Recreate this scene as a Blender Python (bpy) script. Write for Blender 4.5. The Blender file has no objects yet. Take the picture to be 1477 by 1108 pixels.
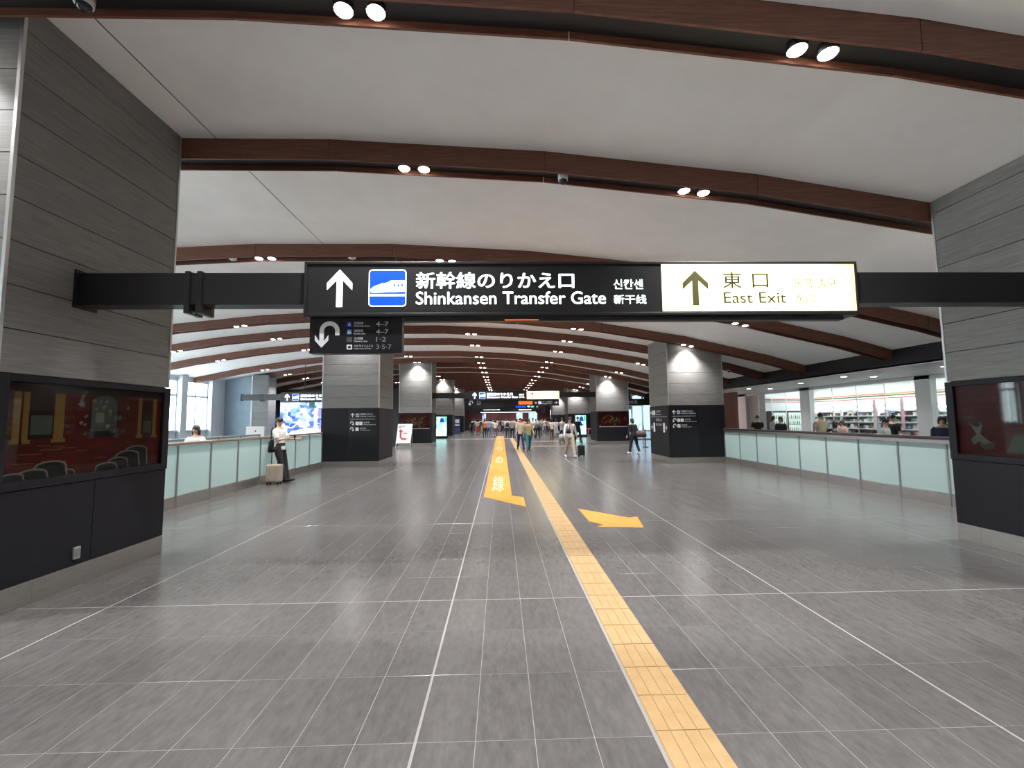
import bpy, bmesh, math, random
from mathutils import Vector, Matrix

random.seed(7)
SC = bpy.context.scene
COL = SC.collection

# ------------------------------------------------------------------ camera
PW, PH, FPX, CAMH = 1477.0, 1108.0, 640.0, 1.645
VPX, VPY, ROLL = 722.0, 605.0, 0.0098
_d = Vector((VPX - PW / 2, -(VPY - PH / 2), FPX)).normalized()      # world +Y in (right, up, forward)
_x = Vector((math.cos(ROLL), math.sin(ROLL), 0.0))
_x = (_x - _d * _x.dot(_d)).normalized()                            # world +X
_z = _x.cross(_d)
if _z.y < 0:
    _z = -_z                                                        # world +Z
cam_d = bpy.data.cameras.new('camera')
cam_d.sensor_width = 36.0
cam_d.lens = 36.0 * FPX / PW
cam_d.clip_start, cam_d.clip_end = 0.05, 500
cam = bpy.data.objects.new('camera', cam_d)
COL.objects.link(cam)
_right, _up, _fwd = (Vector((_x[i], _d[i], _z[i])) for i in range(3))
M = Matrix((_right, _up, -_fwd)).transposed().to_4x4()
M.translation = (0, 0, CAMH)
cam.matrix_world = M
SC.camera = cam

# ------------------------------------------------------------------ world, exposure
world = bpy.data.worlds.new('overcast_daylight')
SC.world = world
world.use_nodes = True
world.node_tree.nodes['Background'].inputs[0].default_value = (0.86, 0.93, 1.0, 1)
world.node_tree.nodes['Background'].inputs[1].default_value = 9.0
SC.view_settings.view_transform = 'Standard'
SC.view_settings.look = 'None'
SC.view_settings.gamma = 1.0
SC.view_settings.use_curve_mapping = False
SC.view_settings.exposure = 0.55
SPOT_W = 620.0
SPOT_COL = (1.0, 0.985, 0.97)


# ------------------------------------------------------------------ pixel helpers (photo pixel -> direction -> point on a known plane)
def ray(px, py):
    c = Vector(((px - PW / 2) / FPX, -(py - PH / 2) / FPX, 1.0))
    return Vector((_x.dot(c), _d.dot(c), _z.dot(c)))


def on_floor(px, py, z=0.0):
    r = ray(px, py)
    t = (z - CAMH) / r.z
    return Vector((r.x * t, r.y * t, z))


def at_y(px, py, Y):
    r = ray(px, py)
    t = Y / r.y
    return Vector((r.x * t, Y, CAMH + r.z * t))


def at_x(px, py, X):
    r = ray(px, py)
    t = X / r.x
    return Vector((X, r.y * t, CAMH + r.z * t))


# ------------------------------------------------------------------ object helpers
WL = {}                                                              # world position of every object made here


def place(o, w, parent=None):
    w = Vector(w)
    COL.objects.link(o)
    if parent is not None:
        o.parent = parent
        o.location = w - WL[parent.name]
    else:
        o.location = w
    WL[o.name] = w
    return o


def tag(o, label=None, cat=None, group=None, kind=None):
    for k, v in (('label', label), ('category', cat), ('group', group), ('kind', kind)):
        if v:
            o[k] = v
    return o


def root(name, loc, label=None, cat=None, group=None, kind=None):
    o = bpy.data.objects.new(name, None)
    o.empty_display_size = 0.2
    place(o, loc)
    return tag(o, label, cat, group, kind)


def mesh_obj(name, me, mat, w, parent=None):
    o = bpy.data.objects.new(name, me)
    if mat is not None and len(me.materials) == 0:
        me.materials.append(mat)
    return place(o, w, parent)


_boxes = {}


def box(name, x0, x1, y0, y1, z0, z1, mat, parent=None, bevel=0.0):
    c = ((x0 + x1) / 2, (y0 + y1) / 2, (z0 + z1) / 2)
    s = (abs(x1 - x0), abs(y1 - y0), abs(z1 - z0))
    key = tuple(round(v, 4) for v in s) + (round(bevel, 4), mat.name)
    me = _boxes.get(key)
    if me is None:
        bm = bmesh.new()
        bmesh.ops.create_cube(bm, size=1.0)
        bmesh.ops.scale(bm, vec=s, verts=bm.verts)
        if bevel > 0:
            bmesh.ops.bevel(bm, geom=bm.edges[:], offset=min(bevel, min(s) * 0.45), segments=2, profile=0.5, affect='EDGES')
        me = bpy.data.meshes.new(name)
        bm.to_mesh(me)
        bm.free()
        _boxes[key] = me
    return mesh_obj(name, me, mat, c, parent)


def pydata(name, verts, faces, mat, w=(0, 0, 0), parent=None, smooth=False):
    me = bpy.data.meshes.new(name)
    me.from_pydata([tuple(v) for v in verts], [], faces)
    if smooth:
        me.polygons.foreach_set('use_smooth', [True] * len(me.polygons))
    me.update()
    return mesh_obj(name, me, mat, w, parent)


def prism(name, outline, n, depth, mat, w=(0, 0, 0), parent=None):
    """outline: list of 3D points (planar polygon) pushed by depth along n"""
    n = Vector(n)
    a = [Vector(p) for p in outline]
    b = [p + n * depth for p in a]
    k = len(a)
    bm = bmesh.new()
    va = [bm.verts.new(p) for p in a]
    vb = [bm.verts.new(p) for p in b]
    bm.faces.new(va)
    bm.faces.new(vb[::-1])
    for i in range(k):
        bm.faces.new((va[i], va[(i + 1) % k], vb[(i + 1) % k], vb[i]))
    bmesh.ops.recalc_face_normals(bm, faces=bm.faces[:])
    me = bpy.data.meshes.new(name)
    bm.to_mesh(me)
    bm.free()
    return mesh_obj(name, me, mat, w, parent)


def tube_data(pts, radii, n=10, flat=1.0, axis=None):
    """closed tube along pts; radii one per point (number or (rx, ry))"""
    pts = [Vector(p) for p in pts]
    V, F = [], []
    ref = Vector(axis) if axis else Vector((1, 0, 0))
    for i, p in enumerate(pts):
        a = pts[max(i - 1, 0)]
        b = pts[min(i + 1, len(pts) - 1)]
        t = (b - a).normalized()
        u = ref - t * ref.dot(t)
        if u.length < 0.2:
            u = Vector((0, 1, 0)) - t * t.y
        u.normalize()
        v = t.cross(u)
        r = radii[i]
        rx, ry = r if isinstance(r, tuple) else (r, r)
        for k in range(n):
            a_ = 2 * math.pi * k / n
            V.append(p + u * (rx * math.cos(a_)) + v * (ry * math.sin(a_)))
    m = len(pts)
    for i in range(m - 1):
        for k in range(n):
            k2 = (k + 1) % n
            F.append((i * n + k, i * n + k2, (i + 1) * n + k2, (i + 1) * n + k))
    F.append(tuple(range(n))[::-1])
    F.append(tuple((m - 1) * n + k for k in range(n)))
    return V, F


def merge(*parts):
    V, F = [], []
    for v, f in parts:
        o = len(V)
        V += v
        F += [tuple(i + o for i in g) for g in f]
    return V, F


def tube(name, pts, radii, mat, w=(0, 0, 0), parent=None, n=10, axis=None):
    if not isinstance(radii, (list, tuple)):
        radii = [radii] * len(pts)
    V, F = tube_data(pts, radii, n, axis=axis)
    return pydata(name, V, F, mat, w, parent, smooth=True)


def ellipsoid_data(c, r, nu=12, nv=8):
    V, F = [], []
    c = Vector(c)
    V.append(c + Vector((0, 0, -r[2])))
    for j in range(1, nv):
        t = -math.pi / 2 + math.pi * j / nv
        for i in range(nu):
            a = 2 * math.pi * i / nu
            V.append(c + Vector((r[0] * math.cos(t) * math.cos(a), r[1] * math.cos(t) * math.sin(a), r[2] * math.sin(t))))
    V.append(c + Vector((0, 0, r[2])))
    for i in range(nu):
        F.append((0, 1 + (i + 1) % nu, 1 + i))
        F.append((len(V) - 1, 1 + (nv - 2) * nu + i, 1 + (nv - 2) * nu + (i + 1) % nu))
    for j in range(nv - 2):
        for i in range(nu):
            i2 = (i + 1) % nu
            F.append((1 + j * nu + i, 1 + j * nu + i2, 1 + (j + 1) * nu + i2, 1 + (j + 1) * nu + i))
    return V, F


_text = {}


def text_mesh(body, bold=0.0):
    key = (body, 0)
    if key not in _text:
        c = bpy.data.curves.new('text', 'FONT')
        c.body = body
        c.resolution_u = 4
        o = bpy.data.objects.new('text', c)
        me = bpy.data.meshes.new_from_object(o)
        vs = [v.co.copy() for v in me.vertices]
        x0, x1 = min(v.x for v in vs), max(v.x for v in vs)
        y0, y1 = min(v.y for v in vs), max(v.y for v in vs)
        _text[key] = ([((v.x - x0) / (x1 - x0), (v.y - y0) / (y1 - y0)) for v in vs], [tuple(p.vertices) for p in me.polygons])
        bpy.data.objects.remove(o)
    return _text[key]


def text(name, body, u0, u1, v0, v1, mat, frame, parent, bold=0.0):
    """flat lettering stretched into the box u0..u1, v0..v1 of a frame = (origin, U, V)"""
    uv, F = text_mesh(body, bold)
    O, U, V = (Vector(q) for q in frame)
    w_, h_ = u1 - u0, v1 - v0
    k = bold * h_ * 1.6
    base = [U * (u0 + k + a * (w_ - 2 * k)) + V * (v0 + b * h_) for a, b in uv]
    if not bold:
        return pydata(name, base, F, mat, O, parent)
    VV, FF_ = [], []
    for du, dv in ((-k, 0), (k, 0), (0, 0.6 * k), (0, -0.6 * k)):
        o = len(VV)
        VV += [p + U * du + V * dv for p in base]
        FF_ += [tuple(i + o for i in f) for f in F]
    return pydata(name, VV, FF_, mat, O, parent)


def flat(name, pts, mat, frame, parent):
    """flat printed shape: 2D outline (concave allowed) in a frame"""
    O, U, V = (Vector(q) for q in frame)
    bm = bmesh.new()
    f = bm.faces.new([bm.verts.new(U * a + V * b) for a, b in pts])
    f.normal_update()
    bmesh.ops.triangulate(bm, faces=[f])
    me = bpy.data.meshes.new(name)
    bm.to_mesh(me)
    bm.free()
    return mesh_obj(name, me, mat, O, parent)


def rounded(u0, u1, v0, v1, r, n=5):
    pts = []
    for cx, cy, a0 in ((u1 - r, v0 + r, -90), (u1 - r, v1 - r, 0), (u0 + r, v1 - r, 90), (u0 + r, v0 + r, 180)):
        for k in range(n + 1):
            a = math.radians(a0 + 90 * k / n)
            pts.append((cx + r * math.cos(a), cy + r * math.sin(a)))
    return pts


def copy_tree(o, w, parent=None, shift=None):
    c = o.copy()
    COL.objects.link(c)
    if parent is None:
        c.location = w
        WL[c.name] = Vector(w)
    else:
        c.parent = parent
        WL[c.name] = WL[parent.name] + c.location
    for ch in list(o.children):
        copy_tree(ch, None, c)
    return c


ORD = ['first', 'second', 'third', 'fourth', 'fifth', 'sixth', 'seventh', 'eighth', 'ninth', 'tenth', 'eleventh', 'twelfth', 'thirteenth',
       'fourteenth', 'fifteenth', 'sixteenth', 'seventeenth', 'eighteenth', 'nineteenth', 'twentieth', 'twenty-first', 'twenty-second', 'twenty-third', 'twenty-fourth']


# ------------------------------------------------------------------ materials
def srgb(r, g, b):
    return tuple((c / 255 / 12.92) if c / 255 <= 0.04045 else ((c / 255 + 0.055) / 1.055) ** 2.4 for c in (r, g, b)) + (1,)


def mat(name, col, rough=0.5, metal=0.0, spec=0.5, emit=0.0, ecol=None):
    m = bpy.data.materials.new(name)
    m.use_nodes = True
    b = m.node_tree.nodes['Principled BSDF']
    b.inputs['Base Color'].default_value = tuple(col)[:3] + (1,)
    b.inputs['Roughness'].default_value = rough
    b.inputs['Metallic'].default_value = metal
    b.inputs['Specular IOR Level'].default_value = spec
    if emit:
        b.inputs['Emission Color'].default_value = tuple(ecol or col)[:3] + (1,)
        b.inputs['Emission Strength'].default_value = emit
    return m


def nodes(m):
    return m.node_tree.nodes, m.node_tree.links, m.node_tree.nodes['Principled BSDF']


def grain(m, col_a, col_b, scale=(1, 1, 1), nscale=6.0, detail=6.0, bump=0.0, rand=0.0, lo=0.35, hi=0.65, rough=None):
    """streaky procedural colour: noise in stretched object coordinates between two colours, plus a per-piece shade"""
    N, L, B = nodes(m)
    tc = N.new('ShaderNodeTexCoord')
    mp = N.new('ShaderNodeMapping')
    mp.inputs['Scale'].default_value = scale
    L.new(tc.outputs['Object'], mp.inputs['Vector'])
    oi = N.new('ShaderNodeObjectInfo')
    ge = N.new('ShaderNodeNewGeometry')
    ad = N.new('ShaderNodeMath')
    ad.operation = 'ADD'
    L.new(oi.outputs['Random'], ad.inputs[0])
    L.new(ge.outputs['Random Per Island'], ad.inputs[1])
    fr = N.new('ShaderNodeMath')
    fr.operation = 'FRACT'
    L.new(ad.outputs[0], fr.inputs[0])
    off = N.new('ShaderNodeVectorMath')
    off.operation = 'SCALE'
    off.inputs[0].default_value = (37.0, 19.0, 53.0)
    L.new(fr.outputs[0], off.inputs['Scale'])
    va = N.new('ShaderNodeVectorMath')
    va.operation = 'ADD'
    L.new(mp.outputs[0], va.inputs[0])
    L.new(off.outputs[0], va.inputs[1])
    nz = N.new('ShaderNodeTexNoise')
    nz.inputs['Scale'].default_value = nscale
    nz.inputs['Detail'].default_value = detail
    nz.inputs['Roughness'].default_value = 0.65
    L.new(va.outputs[0], nz.inputs['Vector'])
    mr = N.new('ShaderNodeMapRange')
    mr.inputs[1].default_value, mr.inputs[2].default_value = lo, hi
    L.new(nz.outputs['Fac'], mr.inputs[0])
    mx = N.new('ShaderNodeMix')
    mx.data_type = 'RGBA'
    mx.inputs[6].default_value = tuple(col_a)[:3] + (1,)
    mx.inputs[7].default_value = tuple(col_b)[:3] + (1,)
    L.new(mr.outputs[0], mx.inputs[0])
    out = mx.outputs[2]
    if rand:
        hs = N.new('ShaderNodeHueSaturation')
        r2 = N.new('ShaderNodeMapRange')
        r2.inputs[3].default_value, r2.inputs[4].default_value = 1 - rand, 1 + rand
        L.new(fr.outputs[0], r2.inputs[0])
        L.new(r2.outputs[0], hs.inputs['Value'])
        L.new(out, hs.inputs['Color'])
        out = hs.outputs[0]
    L.new(out, B.inputs['Base Color'])
    if rough:
        rr = N.new('ShaderNodeMapRange')
        rr.inputs[3].default_value, rr.inputs[4].default_value = rough
        L.new(nz.outputs['Fac'], rr.inputs[0])
        L.new(rr.outputs[0], B.inputs['Roughness'])
    if bump:
        bp = N.new('ShaderNodeBump')
        bp.inputs['Strength'].default_value = bump
        bp.inputs['Distance'].default_value = 0.01
        L.new(nz.outputs['Fac'], bp.inputs['Height'])
        L.new(bp.outputs[0], B.inputs['Normal'])
    return m


MT = {}
MT['tile'] = grain(mat('stone_tile', (0.1, 0.1, 0.1), 0.3), (0.070, 0.066, 0.065), (0.124, 0.118, 0.116), (3.0, 1.0, 1.0), 8.0, 10.0, 0.0, 0.08, 0.22, 0.78, (0.20, 0.27))
MT['grout'] = mat('tile_grout', (0.26, 0.245, 0.235), 0.7)
MT['floor_side'] = mat('floor_screed', (0.15, 0.14, 0.135), 0.5)
MT['tactile'] = grain(mat('tactile_yellow', (0.6, 0.4, 0.15), 0.5), (0.345, 0.22, 0.10), (0.395, 0.26, 0.125), (1, 1, 1), 9.0, 4.0)
MT['orange'] = grain(mat('orange_vinyl', (0.9, 0.35, 0.03), 0.45), (0.62, 0.205, 0.02), (0.70, 0.26, 0.035), (1, 0.4, 1), 2.0, 2.0)
MT['white_vinyl'] = mat('white_vinyl', (0.60, 0.50, 0.40), 0.5)
MT['ceiling'] = grain(mat('ceiling_panel', (0.72, 0.70, 0.67), 0.8), (0.80, 0.79, 0.775), (0.85, 0.84, 0.825), (1, 1, 1), 1.2, 3.0)
MT['wood'] = grain(mat('beam_wood', (0.15, 0.06, 0.04), 0.4), (0.10, 0.036, 0.022), (0.20, 0.078, 0.048), (0.7, 6, 14), 4.0, 6.0, 0.02, 0.12)
MT['channel'] = mat('beam_channel_black', (0.012, 0.011, 0.011), 0.45)
MT['plank'] = grain(mat('grey_plank', (0.22, 0.21, 0.2), 0.5), (0.150, 0.145, 0.139), (0.222, 0.216, 0.209), (0.8, 0.8, 22), 3.0, 6.0, 0.06, 0.07)
MT['core'] = mat('pillar_core', (0.05, 0.048, 0.046), 0.8)
MT['alu'] = mat('satin_aluminium', (0.62, 0.62, 0.62), 0.38, 0.85)
MT['steel'] = grain(mat('brushed_steel', (0.5, 0.47, 0.44), 0.28, 0.9), (0.42, 0.40, 0.375), (0.54, 0.51, 0.48), (1, 1, 30), 5.0, 4.0)
MT['dark'] = grain(mat('dark_panel', (0.022, 0.021, 0.026), 0.5, 0.0, 0.25), (0.009, 0.0085, 0.0118), (0.014, 0.0135, 0.018), (1, 1, 1), 60.0, 3.0, 0.04)
MT['black'] = mat('black_metal', (0.010, 0.0095, 0.011), 0.42)
MT['signblack'] = mat('sign_face_black', (0.008, 0.008, 0.010), 0.3)
MT['wlit'] = mat('lit_white_print', (0.9, 0.95, 1), 0.4, emit=1.5, ecol=(0.86, 0.95, 1.0))
MT['wdim'] = mat('grey_white_print', (0.55, 0.55, 0.57), 0.4, emit=0.10)
MT['wpaint'] = mat('white_print', (0.75, 0.75, 0.76), 0.5)
MT['blit'] = mat('lit_blue_print', (0.0, 0.05, 0.9), 0.4, emit=0.8, ecol=(0.002, 0.055, 0.85))
MT['bdim'] = mat('dim_blue_print', (0.015, 0.03, 0.30), 0.4, emit=0.05, ecol=(0.01, 0.04, 0.5))
MT['cdim'] = mat('dim_cyan_print', (0.02, 0.12, 0.32), 0.4, emit=0.05, ecol=(0.01, 0.2, 0.5))
MT['gdim'] = mat('dim_grey_print', (0.07, 0.065, 0.07), 0.4)
MT['ylit'] = mat('lit_yellow_face', (0.95, 0.9, 0.4), 0.4)
MT['odim'] = mat('lit_orange_strip', (0.7, 0.12, 0.02), 0.4, emit=0.5, ecol=(0.9, 0.16, 0.03))
MT['olive'] = mat('olive_print', (0.075, 0.07, 0.012), 0.5)
MT['olive2'] = mat('faint_olive_print', (0.16, 0.14, 0.03), 0.5, emit=0.16, ecol=(0.6, 0.55, 0.12))
MT['glass_frost'] = mat('frosted_glass', (0.54, 0.66, 0.645), 0.22)
MT['handrail_wood'] = grain(mat('handrail_wood', (0.2, 0.14, 0.1), 0.35), (0.16, 0.115, 0.085), (0.26, 0.19, 0.145), (6, 0.6, 6), 4.0, 4.0)
MT['handrail_dark'] = mat('handrail_dark', (0.03, 0.026, 0.026), 0.35)
MT['post'] = mat('rail_post_grey', (0.30, 0.31, 0.32), 0.35, 0.6)
MT['white'] = mat('white_paint', (0.74, 0.75, 0.75), 0.55)
MT['frame'] = mat('pale_window_frame', (0.60, 0.66, 0.72), 0.4)
MT['bluegrey'] = grain(mat('blue_grey_blind', (0.25, 0.32, 0.38), 0.7), (0.24, 0.31, 0.37), (0.28, 0.35, 0.41), (1, 1, 1), 2.0, 2.0)
MT['brick_brown'] = mat('brown_wall', (0.15, 0.055, 0.035), 0.6)
MT['darkwall'] = mat('dark_wall', (0.04, 0.038, 0.042), 0.6)
MT['midwall'] = mat('grey_wall', (0.22, 0.21, 0.205), 0.6)
MT['lens'] = mat('downlight_lens', (1, 1, 1), 0.3, emit=22.0, ecol=(1.0, 0.95, 0.87))
MT['shoplens'] = mat('shop_lens', (1, 1, 1), 0.3, emit=9.0, ecol=(1.0, 0.99, 0.96))
MT['tubelight'] = mat('shop_tube_light', (1, 1, 1), 0.3, emit=6.0, ecol=(0.92, 1.0, 0.99))
MT['cam_white'] = mat('camera_white', (0.6, 0.6, 0.6), 0.4)
MT['cam_glass'] = mat('camera_dome', (0.02, 0.02, 0.022), 0.1)
MT['gold'] = mat('gold_leaf', (0.12, 0.06, 0.012), 0.45, 0.2, 0.15)
MT['lacquer'] = grain(mat('red_lacquer', (0.12, 0.008, 0.006), 0.3, 0.0, 0.12), (0.030, 0.003, 0.003), (0.058, 0.005, 0.004), (1, 1, 8), 3.0, 5.0)
MT['lacquer_dark'] = mat('dark_lacquer', (0.014, 0.005, 0.004), 0.3, 0.0, 0.12)
MT['art_green'] = mat('art_grey_green', (0.035, 0.036, 0.028), 0.5, 0.0, 0.12)
MT['art_pale'] = mat('art_pale', (0.09, 0.08, 0.07), 0.5, 0.0, 0.12)
MT['art_line'] = mat('art_pink_line', (0.11, 0.075, 0.066), 0.5, 0.0, 0.12)
MT['art_black'] = mat('art_black', (0.008, 0.007, 0.007), 0.4, 0.0, 0.12)
MT['red'] = mat('red_print', (0.55, 0.02, 0.03), 0.5)
MT['sorange'] = mat('stripe_orange', (0.75, 0.20, 0.12), 0.5)
MT['sgreen'] = mat('stripe_green', (0.02, 0.12, 0.06), 0.5)
MT['sred'] = mat('stripe_red', (0.6, 0.05, 0.05), 0.5)

# clear glass: see-through with a sheen
m = bpy.data.materials.new('clear_glass')
m.use_nodes = True
nt = m.node_tree
nt.nodes.clear()
o_ = nt.nodes.new('ShaderNodeOutputMaterial')
tr = nt.nodes.new('ShaderNodeBsdfTransparent')
tr.inputs[0].default_value = (0.93, 0.97, 0.96, 1)
gl = nt.nodes.new('ShaderNodeBsdfGlossy')
gl.inputs['Roughness'].default_value = 0.03
mx = nt.nodes.new('ShaderNodeMixShader')
fz = nt.nodes.new('ShaderNodeLayerWeight')
fz.inputs['Blend'].default_value = 0.12
fm = nt.nodes.new('ShaderNodeMath')
fm.operation = 'MULTIPLY_ADD'
fm.inputs[1].default_value, fm.inputs[2].default_value = 0.12, 0.012
nt.links.new(fz.outputs['Facing'], fm.inputs[0])
nt.links.new(fm.outputs[0], mx.inputs[0])
nt.links.new(tr.outputs[0], mx.inputs[1])
nt.links.new(gl.outputs[0], mx.inputs[2])
nt.links.new(mx.outputs[0], o_.inputs[0])
MT['glass'] = m
m2 = m.copy()
m2.name = 'blue_tinted_door_glass'
for n_ in m2.node_tree.nodes:
    if n_.type == 'BSDF_TRANSPARENT':
        n_.inputs[0].default_value = (0.27, 0.32, 0.345, 1)     # each face of the pane tints once
MT['door_glass'] = m2

# frosted balustrade glass lets some light from behind through
m = MT['glass_frost']
N, L, B = nodes(m)
tl = N.new('ShaderNodeBsdfTranslucent')
tl.inputs[0].default_value = (0.74, 0.86, 0.85, 1)
mx = N.new('ShaderNodeMixShader')
mx.inputs[0].default_value = 0.45
L.new(B.outputs[0], mx.inputs[1])
L.new(tl.outputs[0], mx.inputs[2])
L.new(mx.outputs[0], N['Material Output'].inputs[0])

# backlit yellow sign face: its lamps leave the right end yellower than the middle
m = MT['ylit']
N, L, B = nodes(m)
B.inputs['Emission Strength'].default_value = 1.6
B.inputs['Emission Color'].default_value = (1.0, 0.93, 0.36, 1)
tc = N.new('ShaderNodeTexCoord')
sx = N.new('ShaderNodeSeparateXYZ')
L.new(tc.outputs['Generated'], sx.inputs[0])
rp = N.new('ShaderNodeValToRGB')
rp.color_ramp.elements[0].position, rp.color_ramp.elements[0].color = 0.0, (1.0, 0.96, 0.50, 1)
rp.color_ramp.elements[1].position, rp.color_ramp.elements[1].color = 1.0, (0.70, 0.56, 0.10, 1)
e = rp.color_ramp.elements.new(0.8)
e.color = (1.0, 0.97, 0.55, 1)
L.new(sx.outputs[0], rp.inputs[0])
L.new(rp.outputs[0], B.inputs['Emission Color'])


def screen_mat(name, cols, scale, strength, stretch=(1, 1, 1)):
    m = mat(name, (0.02, 0.02, 0.02), 0.25, emit=strength)
    N, L, B = nodes(m)
    tc = N.new('ShaderNodeTexCoord')
    mp = N.new('ShaderNodeMapping')
    mp.inputs['Scale'].default_value = stretch
    L.new(tc.outputs['Object'], mp.inputs['Vector'])
    vo = N.new('ShaderNodeTexVoronoi')
    vo.distance = 'CHEBYCHEV'
    vo.inputs['Scale'].default_value = scale
    L.new(mp.outputs[0], vo.inputs['Vector'])
    sp = N.new('ShaderNodeSeparateColor')
    L.new(vo.outputs['Color'], sp.inputs[0])
    rp = N.new('ShaderNodeValToRGB')
    rp.color_ramp.interpolation = 'CONSTANT'
    els = rp.color_ramp.elements
    while len(els) < len(cols):
        els.new(0.5)
    for i, c in enumerate(cols):
        els[i].position = i / len(cols)
        els[i].color = tuple(c) + (1,)
    L.new(sp.outputs[0], rp.inputs[0])
    L.new(rp.outputs[0], B.inputs['Emission Color'])
    return m


MT['led'] = screen_mat('led_wall_picture', [(0.75, 0.82, 1.0), (0.10, 0.22, 0.85), (0.55, 0.75, 1.0), (0.06, 0.10, 0.5), (0.9, 0.9, 1.0), (0.25, 0.5, 0.95), (0.8, 0.75, 1.0)], 3.2, 1.15, (1.0, 1.0, 1.5))
MT['screen_cyan'] = screen_mat('signage_picture', [(0.45, 0.95, 0.95), (0.25, 0.85, 0.9), (0.75, 1.0, 0.95), (0.4, 0.9, 0.8), (0.55, 1.0, 1.0)], 3.0, 1.3, (1.4, 1, 1))
MT['screen_green'] = mat('signage_green', (0.05, 0.3, 0.15), 0.4, emit=0.7, ecol=(0.1, 0.65, 0.4))
MT['screen_navy'] = mat('signage_navy', (0.01, 0.03, 0.15), 0.4, emit=0.5, ecol=(0.02, 0.10, 0.55))

# ------------------------------------------------------------------ setting: ceiling curve
def zb_curve(X):
    d = X + 3.879
    return 5.264 - d * d / (2 * 59.962) - 0.316e-4 * d ** 3 - 0.245e-5 * d ** 4


XL, XR = -17.0, 11.0
JOINTS = [XL] + [0.65 + 3.0 * k for k in range(-5, 4)] + [XR]
ZJ = [zb_curve(x) for x in JOINTS]


def zb(X):
    for i in range(len(JOINTS) - 1):
        if X <= JOINTS[i + 1] or i == len(JOINTS) - 2:
            t = (X - JOINTS[i]) / (JOINTS[i + 1] - JOINTS[i])
            return ZJ[i] + t * (ZJ[i + 1] - ZJ[i])


BEAM_Y = [-8.6, -6.2, -2.5, 0.0, 3.48, 5.92, 9.60, 12.06, 15.62, 18.15, 21.0, 24.95, 27.6, 30.15, 33.3, 36.7, 39.7, 42.2, 45.4, 48.8, 51.7, 54.2, 57.4, 60.8]
FH, BW = 0.29, 0.30                                                 # fascia height, beam width
Y_BACK, Y_END = -10.0, 64.0
PIN_L, POUT_L, PIN_R, POUT_R = -4.33, -6.36, 6.10, 8.14
PIL_Y = [3.90, 15.98, 28.02, 40.05, 52.1]
PDEP = 2.0

# floor -------------------------------------------------------------
floor = pydata('floor', [(-17.3, Y_BACK, -0.0016), (19, Y_BACK, -0.0016), (19, 78, -0.0016), (-17.3, 78, -0.0016),
                         (-17.3, Y_BACK, -0.2), (19, Y_BACK, -0.2), (19, 78, -0.2), (-17.3, 78, -0.2)],
               [(0, 1, 2, 3), (7, 6, 5, 4), (0, 4, 5, 1), (1, 5, 6, 2), (2, 6, 7, 3), (3, 7, 4, 0)], MT['grout'])
tag(floor, 'grey stone tiled concourse floor with pale joints', kind='structure')
BAYX, TW, TL = 3.08, 0.308, 0.6
X0, Y0 = -0.45, 4.22
SX0, SX1 = 0.800, 1.104                                             # tactile strip


def tile_rect(ix, iy):
    x0, y0 = X0 + ix * TW, Y0 + iy * TL
    gl_ = 0.008 if ix % 10 == 0 else 0.0018
    gr_ = 0.008 if ix % 10 == 9 else 0.0018
    gb = 0.006 if iy % 5 == 0 else 0.0016
    gt = 0.006 if iy % 5 == 4 else 0.0016
    return x0 + gl_, x0 + TW - gr_, y0 + gb, y0 + TL - gt


cand = []
for ix in range(-52, 62):
    for iy in range(-23, 122):
        if ix == 4 and 0 <= Y0 + iy * TL + TL and Y0 + iy * TL < 38.5:
            continue
        x0, x1, y0, y1 = tile_rect(ix, iy)
        cx, cy = (x0 + x1) / 2, (y0 + y1) / 2
        px = 722 + 640 * cx / max(cy, 0.1)
        if cy > 2.0 and -30 < px < 1507 and not (cx < PIN_L and 3.9 < cy < 5.9) and not (cx > PIN_R and 3.9 < cy < 5.9) and cx > -6 and cx < 7.8:
            cand.append((cy, ix, iy))
cand.sort()
near = set((ix, iy) for _, ix, iy in cand[:298])
FV, FF = [], []
tile_me = {}
for ix in range(-52, 62):
    for iy in range(-23, 122):
        if ix == 4 and -1 < Y0 + iy * TL + TL and Y0 + iy * TL < 38.5:
            continue
        x0, x1, y0, y1 = tile_rect(ix, iy)
        if (ix, iy) in near:
            w, l = round(x1 - x0, 4), round(y1 - y0, 4)
            me = tile_me.get((w, l))
            if me is None:
                me = bpy.data.meshes.new('tile')
                a, b = w / 2, l / 2
                c = 0.0012
                me.from_pydata([(-a, -b, -0.006), (a, -b, -0.006), (a, b, -0.006), (-a, b, -0.006),
                                (-a, -b, -c), (a, -b, -c), (a, b, -c), (-a, b, -c),
                                (-a + c, -b + c, 0), (a - c, -b + c, 0), (a - c, b - c, 0), (-a + c, b - c, 0)], [],
                               [(8, 9, 10, 11)] + [(i, (i + 1) % 4, 4 + (i + 1) % 4, 4 + i) for i in range(4)] + [(4 + i, 4 + (i + 1) % 4, 8 + (i + 1) % 4, 8 + i) for i in range(4)])
                tile_me[(w, l)] = me
            mesh_obj('tile', me, MT['tile'], ((x0 + x1) / 2, (y0 + y1) / 2, 0), floor)
        else:
            k = len(FV)
            FV += [(x0, y0, 0), (x1, y0, 0), (x1, y1, 0), (x0, y1, 0)]
            FF.append((k, k + 1, k + 2, k + 3))
tag(pydata('tile_field', FV, FF, MT['tile'], (0, 0, 0), floor), kind='stuff')

# yellow tactile strip: one block every 30 cm
strip = root('tactile_paving_strip', (0.95, 1.2, 0.0), 'yellow tactile paving strip running down the middle of the floor', 'tactile paving')
bm = bmesh.new()


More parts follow.
